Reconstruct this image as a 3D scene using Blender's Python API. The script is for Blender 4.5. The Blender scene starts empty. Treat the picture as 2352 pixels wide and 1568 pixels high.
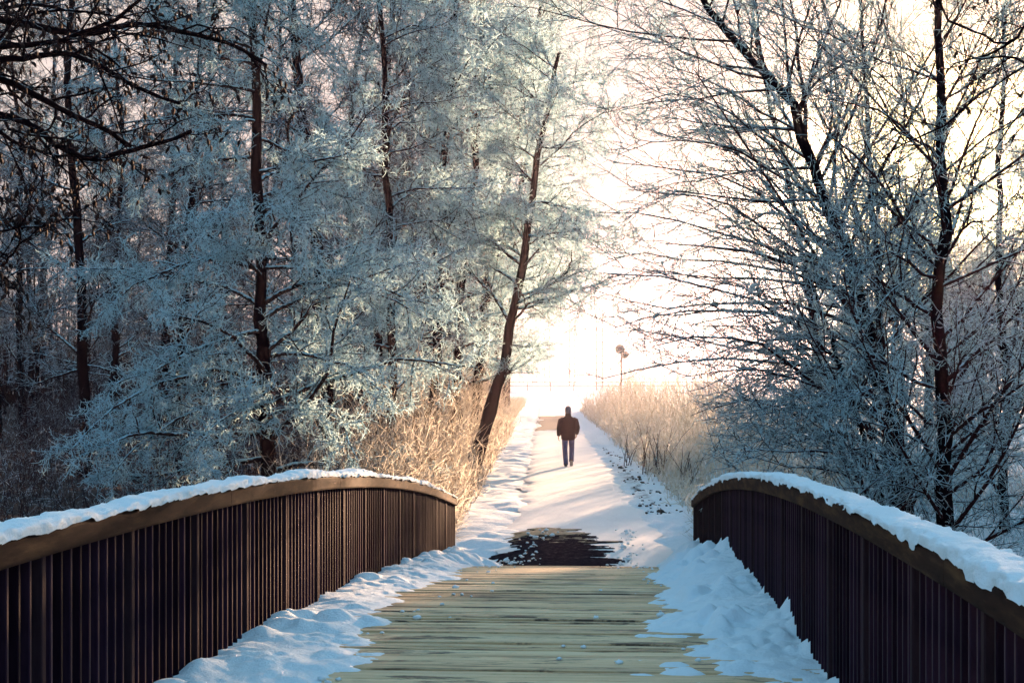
import bpy, bmesh, math, random
import numpy as np
from mathutils import Vector, Matrix

# ------------------------------------------------------------------ camera, world, sun, exposure
sc = bpy.context.scene
F_PX = 3400.0            # focal length in photo units (frame 2352 x 1568)
CX, HY, EYE = 1176.0, 870.0, 2.67
cam_d = bpy.data.cameras.new('camera')
cam_d.sensor_width = 36.0
cam_d.lens = F_PX / 2352.0 * 36.0
cam_d.shift_y = (HY - 784.0) / 2352.0
cam_d.clip_start = 0.1
cam_d.clip_end = 3000
cam = bpy.data.objects.new('camera', cam_d)
cam.location = (0, 0, EYE)
cam.rotation_euler = (math.radians(90), 0, 0)
sc.collection.objects.link(cam)
sc.camera = cam

SUN_AZ, SUN_EL = math.radians(16.95), math.radians(6.3)
world = bpy.data.worlds.new('World')
sc.world = world
world.use_nodes = True
wn = world.node_tree
wn.nodes.clear()
sky = wn.nodes.new('ShaderNodeTexSky')
sky.sky_type = 'NISHITA'
sky.sun_disc = False
sky.sun_elevation = SUN_EL
sky.sun_rotation = SUN_AZ
sky.air_density = 1.0
sky.dust_density = 1.0
sky.ozone_density = 3.6
bg = wn.nodes.new('ShaderNodeBackground')
bg.inputs['Strength'].default_value = 0.15
wo = wn.nodes.new('ShaderNodeOutputWorld')
# thin high mist evens the sunward sky out to a pale peach and leaves a bright aureole round the sun
def vmath(op, a=None, b=None):
    n = wn.nodes.new('ShaderNodeVectorMath'); n.operation = op
    for i, v in enumerate((a, b)):
        if v is None: continue
        if isinstance(v, tuple): n.inputs[i].default_value = v
        else: wn.links.new(v, n.inputs[i])
    return n
SKY_CAP, SKY_FAR = (.95, .79, .715), (.44, .60, .82)  # far cap: sky off the sun made darker and bluer for cooler fill
tcw = wn.nodes.new('ShaderNodeTexCoord')
dotn = vmath('DOT_PRODUCT', tcw.outputs['Generated'], (math.sin(SUN_AZ) * math.cos(SUN_EL), math.cos(SUN_AZ) * math.cos(SUN_EL), math.sin(SUN_EL)))
near = wn.nodes.new('ShaderNodeMapRange'); near.interpolation_type = 'SMOOTHSTEP'
near.inputs['From Min'].default_value = .45; near.inputs['From Max'].default_value = .86
wn.links.new(dotn.outputs['Value'], near.inputs[0])
capm = wn.nodes.new('ShaderNodeMix'); capm.data_type = 'RGBA'
capm.inputs['A'].default_value = (*SKY_FAR, 1); capm.inputs['B'].default_value = (*SKY_CAP, 1)
wn.links.new(near.outputs[0], capm.inputs['Factor'])
soft = vmath('MINIMUM', sky.outputs[0], capm.outputs['Result'])
pw = wn.nodes.new('ShaderNodeMath'); pw.operation = 'POWER'; pw.use_clamp = True; pw.inputs[1].default_value = 700
wn.links.new(dotn.outputs['Value'], pw.inputs[0])
glow = vmath('SCALE', (14.0, 9.5, 3.2)); wn.links.new(pw.outputs[0], glow.inputs['Scale'])
pw2 = wn.nodes.new('ShaderNodeMath'); pw2.operation = 'POWER'; pw2.use_clamp = True; pw2.inputs[1].default_value = 150
wn.links.new(dotn.outputs['Value'], pw2.inputs[0])
halo = vmath('SCALE', (1.3, .90, -.26)); wn.links.new(pw2.outputs[0], halo.inputs['Scale'])
both = vmath('ADD', glow.outputs[0], halo.outputs[0])
tot = vmath('ADD', soft.outputs[0], both.outputs[0])
wn.links.new(tot.outputs[0], bg.inputs[0])
wn.links.new(bg.outputs[0], wo.inputs[0])

sun_d = bpy.data.lights.new('sun', 'SUN')
sun_d.energy = 4.0
sun_d.angle = math.radians(0.5)
sun_d.color = (1.0, 0.60, 0.35)
sun = bpy.data.objects.new('sun', sun_d)
S = Vector((math.sin(SUN_AZ) * math.cos(SUN_EL), math.cos(SUN_AZ) * math.cos(SUN_EL), math.sin(SUN_EL)))
sun.rotation_euler = S.to_track_quat('Z', 'Y').to_euler()
sun.location = (30, 60, 30)
sc.collection.objects.link(sun)

sc.view_settings.view_transform = 'Standard'
sc.view_settings.look = 'None'
sc.view_settings.exposure = 2.8
sc.view_settings.gamma = 1.0
sc.render.engine = 'CYCLES'
sc.cycles.use_denoising = True
sc.cycles.max_bounces = 6
sc.cycles.diffuse_bounces = 3
sc.cycles.transmission_bounces = 2
sc.cycles.volume_bounces = 0
sc.cycles.caustics_reflective = False
sc.cycles.caustics_refractive = False

rng = np.random.default_rng(7)
random.seed(7)
C = sc.collection.objects

# ------------------------------------------------------------------ small helpers
PA = (1250 - CX) / F_PX    # the path runs almost straight away from the viewer

def P(x, y, d):
    return np.array([d * (x - CX) / F_PX, d, EYE - d * (y - HY) / F_PX])

def nrm(v):
    return v / np.maximum(np.linalg.norm(v, axis=-1, keepdims=True), 1e-9)

def _hash(ix, iy, iz, seed):
    h = (ix.astype(np.int64) * 374761393 + iy.astype(np.int64) * 668265263 + iz.astype(np.int64) * 2147483647 + seed * 1274126177) & 0xFFFFFFFF
    h = ((h ^ (h >> 13)) * 1274126177) & 0xFFFFFFFF
    h = ((h ^ (h >> 16)) * 2246822519) & 0xFFFFFFFF
    return ((h ^ (h >> 15)) & 0xFFFFFF) / float(0xFFFFFF)

def vnoise(x, y, z=None, seed=0):
    x = np.asarray(x, float); y = np.asarray(y, float)
    z = np.zeros_like(x) if z is None else np.asarray(z, float)
    ix, iy, iz = np.floor(x), np.floor(y), np.floor(z)
    fx, fy, fz = x - ix, y - iy, z - iz
    fx, fy, fz = [f * f * (3 - 2 * f) for f in (fx, fy, fz)]
    r = 0
    for dx in (0, 1):
        for dy in (0, 1):
            for dz in (0, 1):
                w = (fx if dx else 1 - fx) * (fy if dy else 1 - fy) * (fz if dz else 1 - fz)
                r = r + w * _hash(ix + dx, iy + dy, iz + dz, seed)
    return r * 2 - 1

def fbm(x, y, z=None, octv=4, seed=0, gain=0.5):
    r, a, f = 0, 1.0, 1.0
    for o in range(octv):
        r = r + a * vnoise(np.asarray(x) * f, np.asarray(y) * f, None if z is None else np.asarray(z) * f, seed + o)
        a *= gain; f *= 2.03
    return r

def worley(x, y, seed=0):
    ix, iy = np.floor(x), np.floor(y)
    best = np.full(np.shape(x), 9.0)
    for dx in (-1, 0, 1):
        for dy in (-1, 0, 1):
            cx, cy = ix + dx, iy + dy
            px = cx + _hash(cx, cy, cx * 0, seed); py = cy + _hash(cx, cy, cx * 0 + 1, seed)
            best = np.minimum(best, np.hypot(x - px, y - py))
    return best

def link(name, me, parent=None):
    o = bpy.data.objects.new(name, me)
    C.link(o)
    if parent is not None:
        o.parent = parent
    return o

def tag(o, label=None, cat=None, group=None, kind=None):
    if label: o['label'] = label
    if cat: o['category'] = cat
    if group: o['group'] = group
    if kind: o['kind'] = kind
    return o

def empty(name, loc=(0, 0, 0), rz=0.0):
    o = bpy.data.objects.new(name, None)
    o.location = loc
    o.rotation_euler = (0, 0, rz)
    o.empty_display_size = 0.3
    C.link(o)
    return o

def mesh_np(name, V, quads=None, tris=None, mats=(), midx=None, smooth=True, attr=None):
    me = bpy.data.meshes.new(name)
    V = np.ascontiguousarray(V, dtype=np.float32)
    nq = 0 if quads is None else len(quads)
    nt = 0 if tris is None else len(tris)
    me.vertices.add(len(V)); me.vertices.foreach_set('co', V.ravel())
    parts, starts = [], []
    if nq: parts.append(np.asarray(quads, dtype=np.int32).ravel())
    if nt: parts.append(np.asarray(tris, dtype=np.int32).ravel())
    loops = np.concatenate(parts)
    me.loops.add(len(loops)); me.loops.foreach_set('vertex_index', loops)
    st = np.concatenate([np.arange(nq) * 4, nq * 4 + np.arange(nt) * 3]).astype(np.int32)
    me.polygons.add(nq + nt)
    me.polygons.foreach_set('loop_start', st)
    if midx is not None:
        me.polygons.foreach_set('material_index', np.ascontiguousarray(midx, dtype=np.int32))
    me.polygons.foreach_set('use_smooth', np.full(nq + nt, bool(smooth)))
    for m in mats: me.materials.append(m)
    if attr:
        for k, vals in attr.items():
            a = me.attributes.new(k, 'FLOAT', 'POINT')
            a.data.foreach_set('value', np.ascontiguousarray(vals, dtype=np.float32))
    me.update(calc_edges=True)
    me.validate()
    return me

class Tubes:
    """collects tapered tubes and builds one mesh from them"""
    def __init__(self):
        self.V, self.Q, self.M, self.n = [], [], [], 0
    def add(self, pts, rad, sides=3, mat=0):
        pts = np.asarray(pts, float); rad = np.asarray(rad, float)
        if pts.ndim == 2: pts, rad = pts[None], rad[None]
        N, K, _ = pts.shape
        t = np.empty_like(pts)
        t[:, 1:-1] = pts[:, 2:] - pts[:, :-2]
        t[:, 0] = pts[:, 1] - pts[:, 0]
        t[:, -1] = pts[:, -1] - pts[:, -2]
        t = nrm(t)
        m = np.abs(t.mean(axis=1))
        ref = np.zeros((N, 3)); ref[np.arange(N), m.argmin(axis=1)] = 1
        if sides == 2: ref = nrm(ref + .8 * rng.normal(size=(N, 3)))
        u = nrm(np.cross(t, ref[:, None, :]))
        v = np.cross(t, u)
        a = np.arange(sides) / sides * 2 * np.pi
        ring = u[:, :, None, :] * np.cos(a)[None, None, :, None] + v[:, :, None, :] * np.sin(a)[None, None, :, None]
        verts = pts[:, :, None, :] + ring * rad[:, :, None, None]
        self.V.append(verts.reshape(-1, 3).astype(np.float32))
        k = np.arange(K - 1)[:, None]; s = np.arange(1 if sides == 2 else sides)[None, :]
        a0 = k * sides + s; a1 = k * sides + (s + 1) % sides
        q = np.stack([a0, a1, a1 + sides, a0 + sides], axis=-1).reshape(-1, 4)
        base = self.n + np.arange(N)[:, None, None] * (K * sides)
        self.Q.append((q[None] + base).reshape(-1, 4).astype(np.int32))
        self.M.append(np.full(N * len(q), mat, dtype=np.int32))
        self.n += N * K * sides
    def mesh(self, name, mats, smooth=True):
        return mesh_np(name, np.concatenate(self.V), np.concatenate(self.Q), mats=mats, midx=np.concatenate(self.M), smooth=smooth)

def resample(pts, K):
    pts = np.asarray(pts, float)
    # Catmull-Rom through the points, then even arc length
    p = np.vstack([2 * pts[0] - pts[1], pts, 2 * pts[-1] - pts[-2]])
    out = []
    for i in range(1, len(p) - 2):
        t = np.linspace(0, 1, 12, endpoint=False)[:, None]
        a, b, c, d = p[i - 1], p[i], p[i + 1], p[i + 2]
        out.append(0.5 * ((2 * b) + (c - a) * t + (2 * a - 5 * b + 4 * c - d) * t ** 2 + (3 * b - a - 3 * c + d) * t ** 3))
    out = np.vstack(out + [pts[-1:]])
    L = np.concatenate([[0], np.cumsum(np.linalg.norm(np.diff(out, axis=0), axis=1))])
    s = np.linspace(0, L[-1], K)
    return np.stack([np.interp(s, L, out[:, k]) for k in range(3)], axis=1)

def spawn(Pp, Rp, n, t0=.15, t1=1., ang=(35, 65), L=(.3, .6), fall=.4, K=4, wob=.15, grav=0., flat=1., rr=.6, rmax=1., rmin=.002, rtip=.4, up=0.):
    N, K0, _ = Pp.shape
    t = t0 + (t1 - t0) * (np.arange(n)[None] + rng.random((N, n))) / n
    t = np.clip(t, 0, .999)
    x = t * (K0 - 1); i = np.minimum(x.astype(int), K0 - 2); f = (x - i)[..., None]
    r = np.arange(N)[:, None]
    base = Pp[r, i] * (1 - f) + Pp[r, i + 1] * f
    tan = nrm(Pp[r, i + 1] - Pp[r, i])
    rb = Rp[r, i] * (1 - f[..., 0]) + Rp[r, i + 1] * f[..., 0]
    base, tan, rb, t = base.reshape(-1, 3), tan.reshape(-1, 3), rb.ravel(), t.ravel()
    M = len(base)
    rv = rng.normal(size=(M, 3)); rv[:, 2] = rv[:, 2] * flat + up
    perp = nrm(rv - (rv * tan).sum(1, keepdims=True) * tan)
    a = np.radians(rng.uniform(ang[0], ang[1], M))[:, None]
    d = np.cos(a) * tan + np.sin(a) * perp
    ln = rng.uniform(L[0], L[1], M) * (1 - fall * t)
    pts = np.empty((M, K, 3)); pts[:, 0] = base
    st = (ln / (K - 1))[:, None]
    for k in range(1, K):
        d = nrm(d + wob * rng.normal(size=(M, 3)) + np.array([0, 0, -grav]))
        pts[:, k] = pts[:, k - 1] + d * st
    r0 = np.clip(rb * rr, rmin, rmax)
    rad = r0[:, None] * (1 - (1 - rtip) * np.linspace(0, 1, K))[None]
    return pts, rad

def clear_path(Pp, Rp, base):
    """drops branches that would hang into the headroom over the path"""
    w = Pp + np.asarray(base)
    X = w[..., 0] - w[..., 1] * PA
    lim = (-1.0 - np.abs(rng.normal(size=len(X))) * .45)[:, None]
    bad = ((X > lim) & (X < 2.0) & (w[..., 2] < 2.65) & (w[..., 1] > 9) & (w[..., 1] < 90)).any(axis=1)
    return Pp[~bad], Rp[~bad]

# ------------------------------------------------------------------ materials
def new_mat(name):
    m = bpy.data.materials.new(name); m.use_nodes = True
    nt = m.node_tree; nt.nodes.clear()
    return m, nt, nt.nodes, nt.links

def N(nodes, typ, **kw):
    n = nodes.new(typ)
    for k, v in kw.items():
        if k in n.inputs: n.inputs[k].default_value = v
        else: setattr(n, k, v)
    return n

def ramp(nodes, stops):
    r = nodes.new('ShaderNodeValToRGB')
    e = r.color_ramp.elements
    while len(e) < len(stops): e.new(0.5)
    for el, (p, c) in zip(e, stops):
        el.position = p; el.color = (*c, 1) if len(c) == 3 else c
    return r

def surf_mat(name, stops, scale=6., detail=6., stretch=(1, 1, 1), rough=.8, bump=.3, bump_scale=None, bump_dist=.02, spec=.3, tr=0.0):
    m, nt, n, l = new_mat(name)
    out = N(n, 'ShaderNodeOutputMaterial'); b = N(n, 'ShaderNodeBsdfPrincipled', Roughness=rough)
    b.inputs['Specular IOR Level'].default_value = spec
    tc = N(n, 'ShaderNodeTexCoord'); mp = N(n, 'ShaderNodeMapping'); mp.inputs['Scale'].default_value = stretch
    tx = N(n, 'ShaderNodeTexNoise', Scale=scale, Detail=detail, Roughness=.6)
    cr = ramp(n, stops)
    l.new(tc.outputs['Object'], mp.inputs[0]); l.new(mp.outputs[0], tx.inputs['Vector'])
    l.new(tx.outputs[0], cr.inputs[0]); l.new(cr.outputs[0], b.inputs['Base Color'])
    if bump:
        t2 = N(n, 'ShaderNodeTexNoise', Scale=bump_scale or scale * 3, Detail=6., Roughness=.65)
        bp = N(n, 'ShaderNodeBump', Strength=bump, Distance=bump_dist)
        l.new(mp.outputs[0], t2.inputs['Vector']); l.new(t2.outputs[0], bp.inputs['Height']); l.new(bp.outputs[0], b.inputs['Normal'])
    if tr > 0:
        t = N(n, 'ShaderNodeBsdfTranslucent'); mx = N(n, 'ShaderNodeMixShader', Fac=tr)
        l.new(cr.outputs[0], t.inputs[0]); l.new(b.outputs[0], mx.inputs[1]); l.new(t.outputs[0], mx.inputs[2]); l.new(mx.outputs[0], out.inputs[0])
    else:
        l.new(b.outputs[0], out.inputs[0])
    return m

def frost_mat(name, bark, frost, cover, tr=.3, nscale=9.):
    """bark that carries rime: more of it on the upper side, broken up by noise; cover 0..1"""
    m, nt, n, l = new_mat(name)
    out = N(n, 'ShaderNodeOutputMaterial')
    geo = N(n, 'ShaderNodeNewGeometry'); sep = N(n, 'ShaderNodeSeparateXYZ')
    l.new(geo.outputs['Normal'], sep.inputs[0])
    tc = N(n, 'ShaderNodeTexCoord'); tx = N(n, 'ShaderNodeTexNoise', Scale=nscale, Detail=3.)
    l.new(tc.outputs['Object'], tx.inputs['Vector'])
    a = N(n, 'ShaderNodeMath', operation='MULTIPLY_ADD'); a.inputs[1].default_value = .38; a.inputs[2].default_value = cover - .5
    l.new(sep.outputs['Z'], a.inputs[0])
    s = N(n, 'ShaderNodeMath', operation='ADD'); l.new(a.outputs[0], s.inputs[0]); l.new(tx.outputs[0], s.inputs[1])
    mr = N(n, 'ShaderNodeMapRange'); mr.interpolation_type = 'SMOOTHSTEP'
    mr.inputs['From Min'].default_value = .42; mr.inputs['From Max'].default_value = .60
    l.new(s.outputs[0], mr.inputs[0])
    tx2 = N(n, 'ShaderNodeTexNoise', Scale=30., Detail=4.); l.new(tc.outputs['Object'], tx2.inputs['Vector'])
    br = ramp(n, [(.3, tuple(c * .55 for c in bark)), (.7, tuple(c * 1.3 for c in bark))]); l.new(tx2.outputs[0], br.inputs[0])
    fr = ramp(n, [(.25, tuple(c * .82 for c in frost)), (.75, frost)]); l.new(tx2.outputs[0], fr.inputs[0])
    mix = N(n, 'ShaderNodeMix', data_type='RGBA')
    l.new(mr.outputs[0], mix.inputs['Factor']); l.new(br.outputs[0], mix.inputs['A']); l.new(fr.outputs[0], mix.inputs['B'])
    d = N(n, 'ShaderNodeBsdfDiffuse'); l.new(mix.outputs['Result'], d.inputs[0])
    if tr > 0:
        t = N(n, 'ShaderNodeBsdfTranslucent'); l.new(mix.outputs['Result'], t.inputs[0])
        f = N(n, 'ShaderNodeMath', operation='MULTIPLY'); f.inputs[1].default_value = tr; l.new(mr.outputs[0], f.inputs[0])
        mx = N(n, 'ShaderNodeMixShader'); l.new(f.outputs[0], mx.inputs[0]); l.new(d.outputs[0], mx.inputs[1]); l.new(t.outputs[0], mx.inputs[2])
        l.new(mx.outputs[0], out.inputs[0])
    else:
        l.new(d.outputs[0], out.inputs[0])
    return m

FROST = (.58, .83, .91)
BARK = (.006, .0036, .006)
M_bark = frost_mat('bark', BARK, FROST, .17, 0)
M_branch = frost_mat('frosted_branch', (.03, .017, .018), FROST, .34, .2)
M_twig = frost_mat('frosted_twig', (.045, .025, .024), FROST, .68, .4, 14.)
M_dtwig = frost_mat('shaded_twig', (.045, .026, .028), (.50, .62, .70), .40, .3, 10.)  # dimmer frost copies: the deep wood's shade put into the colour
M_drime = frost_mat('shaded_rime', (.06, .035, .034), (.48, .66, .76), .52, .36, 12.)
M_rime = frost_mat('rime', (.07, .045, .04), (.60, .85, .92), .74, .50, 12.)
M_rbranch = frost_mat('frosted_branch_thin', (.04, .016, .018), FROST, .30, .2)
M_rtwig = frost_mat('frosted_twig_thin', (.055, .022, .022), FROST, .58, .4, 12.)
M_darkleaf = surf_mat('dead_leaf', [(.3, (.006, .003, .004)), (.7, (.022, .011, .010))], scale=5, rough=.9, bump=0, tr=.25)
M_bramble = frost_mat('bramble_stem', (.22, .14, .085), (.80, .76, .66), .60, .5, 4.)
M_reed = frost_mat('reed', (.60, .51, .33), (.82, .82, .77), .60, .6, 8.)
M_snow = surf_mat('snow', [(.2, (.74, .83, .86)), (.8, (.82, .89, .90))], scale=2.5, rough=.75, bump=.75, bump_scale=45, bump_dist=.014, spec=.2)
M_trodden = surf_mat('trodden_snow', [(.2, (.72, .72, .72)), (.55, (.82, .81, .80)), (.8, (.86, .85, .84))], scale=1.6, stretch=(1, .45, 1), rough=.7, bump=.6, bump_scale=7, bump_dist=.018, spec=.35)
M_dirt = surf_mat('dirt', [(.3, (.03, .022, .02)), (.7, (.09, .065, .05))], scale=8, rough=.9)

def ground_mat():
    m, nt, n, l = new_mat('snowy_ground')
    out = N(n, 'ShaderNodeOutputMaterial'); b = N(n, 'ShaderNodeBsdfPrincipled', Roughness=.8)
    b.inputs['Specular IOR Level'].default_value = .15
    tc = N(n, 'ShaderNodeTexCoord')
    at = N(n, 'ShaderNodeAttribute', attribute_name='litter')
    tx = N(n, 'ShaderNodeTexNoise', Scale=2.2, Detail=8., Roughness=.7); l.new(tc.outputs['Object'], tx.inputs['Vector'])
    s = N(n, 'ShaderNodeMath', operation='MULTIPLY_ADD'); s.inputs[1].default_value = 1.0; l.new(tx.outputs[0], s.inputs[0]); l.new(at.outputs['Fac'], s.inputs[2])
    mr = N(n, 'ShaderNodeMapRange'); mr.inputs['From Min'].default_value = .82; mr.inputs['From Max'].default_value = 1.05; l.new(s.outputs[0], mr.inputs[0])
    t2 = N(n, 'ShaderNodeTexNoise', Scale=9., Detail=6.); l.new(tc.outputs['Object'], t2.inputs['Vector'])
    sn = ramp(n, [(.25, (.74, .80, .84)), (.75, (.84, .88, .90))]); l.new(t2.outputs[0], sn.inputs[0])
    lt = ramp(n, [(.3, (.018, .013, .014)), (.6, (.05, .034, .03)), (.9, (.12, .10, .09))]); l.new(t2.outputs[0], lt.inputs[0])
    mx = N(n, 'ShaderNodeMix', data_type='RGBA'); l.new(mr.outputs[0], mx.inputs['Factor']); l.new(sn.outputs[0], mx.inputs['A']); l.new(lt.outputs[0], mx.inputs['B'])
    l.new(mx.outputs['Result'], b.inputs['Base Color'])
    t3 = N(n, 'ShaderNodeTexNoise', Scale=6., Detail=8., Roughness=.7); l.new(tc.outputs['Object'], t3.inputs['Vector'])
    bp = N(n, 'ShaderNodeBump', Strength=.6, Distance=.06); l.new(t3.outputs[0], bp.inputs['Height']); l.new(bp.outputs[0], b.inputs['Normal'])
    l.new(b.outputs[0], out.inputs[0])
    return m

def plank_mat():
    m, nt, n, l = new_mat('weathered_planks')
    out = N(n, 'ShaderNodeOutputMaterial'); b = N(n, 'ShaderNodeBsdfPrincipled', Roughness=.62)
    b.inputs['Specular IOR Level'].default_value = .45
    tc = N(n, 'ShaderNodeTexCoord'); mp = N(n, 'ShaderNodeMapping'); mp.inputs['Scale'].default_value = (1.2, 34, 1)
    l.new(tc.outputs['Object'], mp.inputs[0])
    tx = N(n, 'ShaderNodeTexNoise', Scale=1.6, Detail=7., Roughness=.65); l.new(mp.outputs[0], tx.inputs['Vector'])
    at = N(n, 'ShaderNodeAttribute', attribute_name='board')
    sm = N(n, 'ShaderNodeMath', operation='MULTIPLY_ADD'); sm.inputs[1].default_value = .34; l.new(at.outputs['Fac'], sm.inputs[0]); l.new(tx.outputs[0], sm.inputs[2])
    cr = ramp(n, [(.38, (.04, .03, .022)), (.47, (.30, .20, .11)), (.58, (.68, .46, .25)), (.88, (.86, .63, .37))]); l.new(sm.outputs[0], cr.inputs[0])
    # rubbed-in snow and rime lying in the grain
    m2 = N(n, 'ShaderNodeMapping'); m2.inputs['Scale'].default_value = (.9, 5, 1); l.new(tc.outputs['Object'], m2.inputs[0])
    t2 = N(n, 'ShaderNodeTexNoise', Scale=1.1, Detail=8., Roughness=.72); l.new(m2.outputs[0], t2.inputs['Vector'])
    mr = N(n, 'ShaderNodeMapRange'); mr.inputs['From Min'].default_value = .50; mr.inputs['From Max'].default_value = .72; mr.inputs['To Max'].default_value = .40; l.new(t2.outputs[0], mr.inputs[0])
    mx = N(n, 'ShaderNodeMix', data_type='RGBA'); mx.inputs['B'].default_value = (.72, .64, .52, 1)
    l.new(mr.outputs[0], mx.inputs['Factor']); l.new(cr.outputs[0], mx.inputs['A'])
    # dark wet stains
    t4 = N(n, 'ShaderNodeTexNoise', Scale=1.3, Detail=5.); l.new(tc.outputs['Object'], t4.inputs['Vector'])
    mr4 = N(n, 'ShaderNodeMapRange'); mr4.inputs['From Min'].default_value = .56; mr4.inputs['From Max'].default_value = .72; mr4.inputs['To Max'].default_value = .6; l.new(t4.outputs[0], mr4.inputs[0])
    mx4 = N(n, 'ShaderNodeMix', data_type='RGBA'); mx4.inputs['B'].default_value = (.05, .042, .04, 1)
    l.new(mr4.outputs[0], mx4.inputs['Factor']); l.new(mx.outputs['Result'], mx4.inputs['A'])
    m5 = N(n, 'ShaderNodeMapping'); m5.inputs['Scale'].default_value = (.8, 4.2, 1); l.new(tc.outputs['Object'], m5.inputs[0])
    t5 = N(n, 'ShaderNodeTexNoise', Scale=1.5, Detail=9., Roughness=.78); l.new(m5.outputs[0], t5.inputs['Vector'])
    mr5 = N(n, 'ShaderNodeMapRange'); mr5.inputs['From Min'].default_value = .53; mr5.inputs['From Max'].default_value = .60; mr5.inputs['To Max'].default_value = .88; l.new(t5.outputs[0], mr5.inputs[0])
    mx5 = N(n, 'ShaderNodeMix', data_type='RGBA'); mx5.inputs['B'].default_value = (.035, .026, .026, 1)
    l.new(mr5.outputs[0], mx5.inputs['Factor']); l.new(mx4.outputs['Result'], mx5.inputs['A'])
    l.new(mx5.outputs['Result'], b.inputs['Base Color'])
    bp = N(n, 'ShaderNodeBump', Strength=.9, Distance=.012); l.new(tx.outputs[0], bp.inputs['Height']); l.new(bp.outputs[0], b.inputs['Normal'])
    l.new(b.outputs[0], out.inputs[0])
    return m

M_ground = ground_mat()
M_plank = plank_mat()
M_handrail = surf_mat('handrail_wood', [(.28, (.011, .006, .006)), (.5, (.034, .017, .012)), (.78, (.11, .058, .028))], scale=3, stretch=(5, .8, 5), rough=.75, bump=.3, bump_scale=12, bump_dist=.004, spec=.03)
M_bar = surf_mat('dark_baluster', [(.3, (.013, .0065, .014)), (.75, (.028, .014, .024))], scale=6, stretch=(3, 3, .6), rough=.7, bump=.2, bump_dist=.003, spec=0)
def vary(m, lo, hi):
    nt = m.node_tree; b = next(n for n in nt.nodes if n.type == 'BSDF_PRINCIPLED')
    src = b.inputs['Base Color'].links[0].from_socket
    oi = nt.nodes.new('ShaderNodeObjectInfo'); mr = nt.nodes.new('ShaderNodeMapRange'); mr.inputs['To Min'].default_value = lo; mr.inputs['To Max'].default_value = hi
    sc_ = nt.nodes.new('ShaderNodeVectorMath'); sc_.operation = 'SCALE'
    nt.links.new(oi.outputs['Random'], mr.inputs[0]); nt.links.new(src, sc_.inputs[0]); nt.links.new(mr.outputs[0], sc_.inputs['Scale']); nt.links.new(sc_.outputs[0], b.inputs['Base Color'])
vary(M_bar, .6, 1.7)
M_litface = surf_mat('lit_baluster_face', [(.3, (.024, .013, .019)), (.75, (.055, .033, .038))], scale=7, stretch=(3, 3, .6), rough=.6, bump=0, spec=.03)  # paler inner face: light caught by the bars, painted in
vary(M_litface, .3, 1.8)
M_post = surf_mat('rail_post', [(.3, (.020, .010, .016)), (.75, (.042, .024, .028))], scale=6, stretch=(3, 3, .6), rough=.6, bump=.2, bump_dist=.003, spec=.02)
M_asphalt = surf_mat('wet_asphalt', [(.3, (.014, .009, .014)), (.55, (.030, .021, .026)), (.75, (.10, .078, .075))], scale=14, rough=.8, bump=.5, bump_scale=60, bump_dist=.006, spec=0)
M_tanasphalt = surf_mat('tan_sunlit_asphalt', [(.3, (.12, .095, .06)), (.8, (.24, .20, .13))], scale=6, rough=.5, bump=.3, bump_dist=.006)  # tan bare asphalt; the near strip uses it as painted sunlight
M_steel = surf_mat('galvanised_steel', [(.3, (.05, .05, .05)), (.7, (.09, .09, .08))], scale=4, rough=.5, bump=0)
M_water = surf_mat('creek_water', [(.3, (.008, .010, .012)), (.7, (.016, .018, .02))], scale=2, rough=.12, bump=.15, bump_dist=.02, spec=.5)

# ------------------------------------------------------------------ layout functions
BR = math.atan((1408 - CX) / F_PX)         # the bridge runs a little to the right of the view axis
UL, UR, S0, S1 = 2.33, 1.20, -5.0, 21.3
KARC, SC = 0.00446, 5.4
def rail_top(s): return EYE - .60 - KARC * (np.asarray(s) - SC) ** 2
def deck_z(s): return rail_top(s) - .98
def br_world(u, s): return np.array([u * math.cos(BR) + s * math.sin(BR), -u * math.sin(BR) + s * math.cos(BR)])
def br_local(x, y): return x * math.cos(BR) - y * math.sin(BR), x * math.sin(BR) + y * math.cos(BR)
def path_x(y): return .70 + np.asarray(y) * PA
def edge_l(y): return -1.95 + np.asarray(y) * PA        # where the wood starts
def edge_r(y): return 3.0 + np.asarray(y) * PA          # where the reeds start

# ------------------------------------------------------------------ ground, path, creek
def gz(x, y):
    x = np.asarray(x, float); y = np.asarray(y, float)
    X = x - y * PA
    z = fbm(x * .12, y * .12, octv=3, seed=3) * .25
    on = np.clip((np.abs(X - .7) - 1.3) / 5, 0, 1)
    z = z * on
    z += np.where(np.abs(X - .7) > 1.15, 1, 0) * (fbm(x * 1.6, y * 1.6, octv=5, seed=11, gain=.6) * .055 + .05 * np.clip((np.abs(X - .7) - 1.15) / .5, 0, 1))
    u, s = br_local(x, y)
    ch = np.clip((s - 3.0) / 5.0, 0, 1) * np.clip((20.6 - s) / 3.0, 0, 1)
    wide = np.clip((19 + 6 * vnoise(x * .05, y * .05, seed=5) + np.abs(u) * .25 - s) / 8, 0, 1) * np.clip((s + 2) / 6, 0, 1)
    w = np.where(np.abs(u) > 3.5, wide, ch)
    z = z - 2.0 * (w * w * (3 - 2 * w))
    z -= .13 * np.clip((23.8 - y) / 2, 0, 1) * (np.abs(X - .7) < 2.2)
    z += np.clip((y - 150) / 60, 0, 1) * 1.55              # railway bank
    z += np.where((X < -3), np.clip((-3 - X) / 30, 0, 1) * .6, 0)
    return z

def warp(n, lo, hi, fine):
    t = np.linspace(-1, 1, n)
    g = np.sinh(t * fine) / math.sinh(fine)
    return np.where(g < 0, -g * lo, g * hi)

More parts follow.
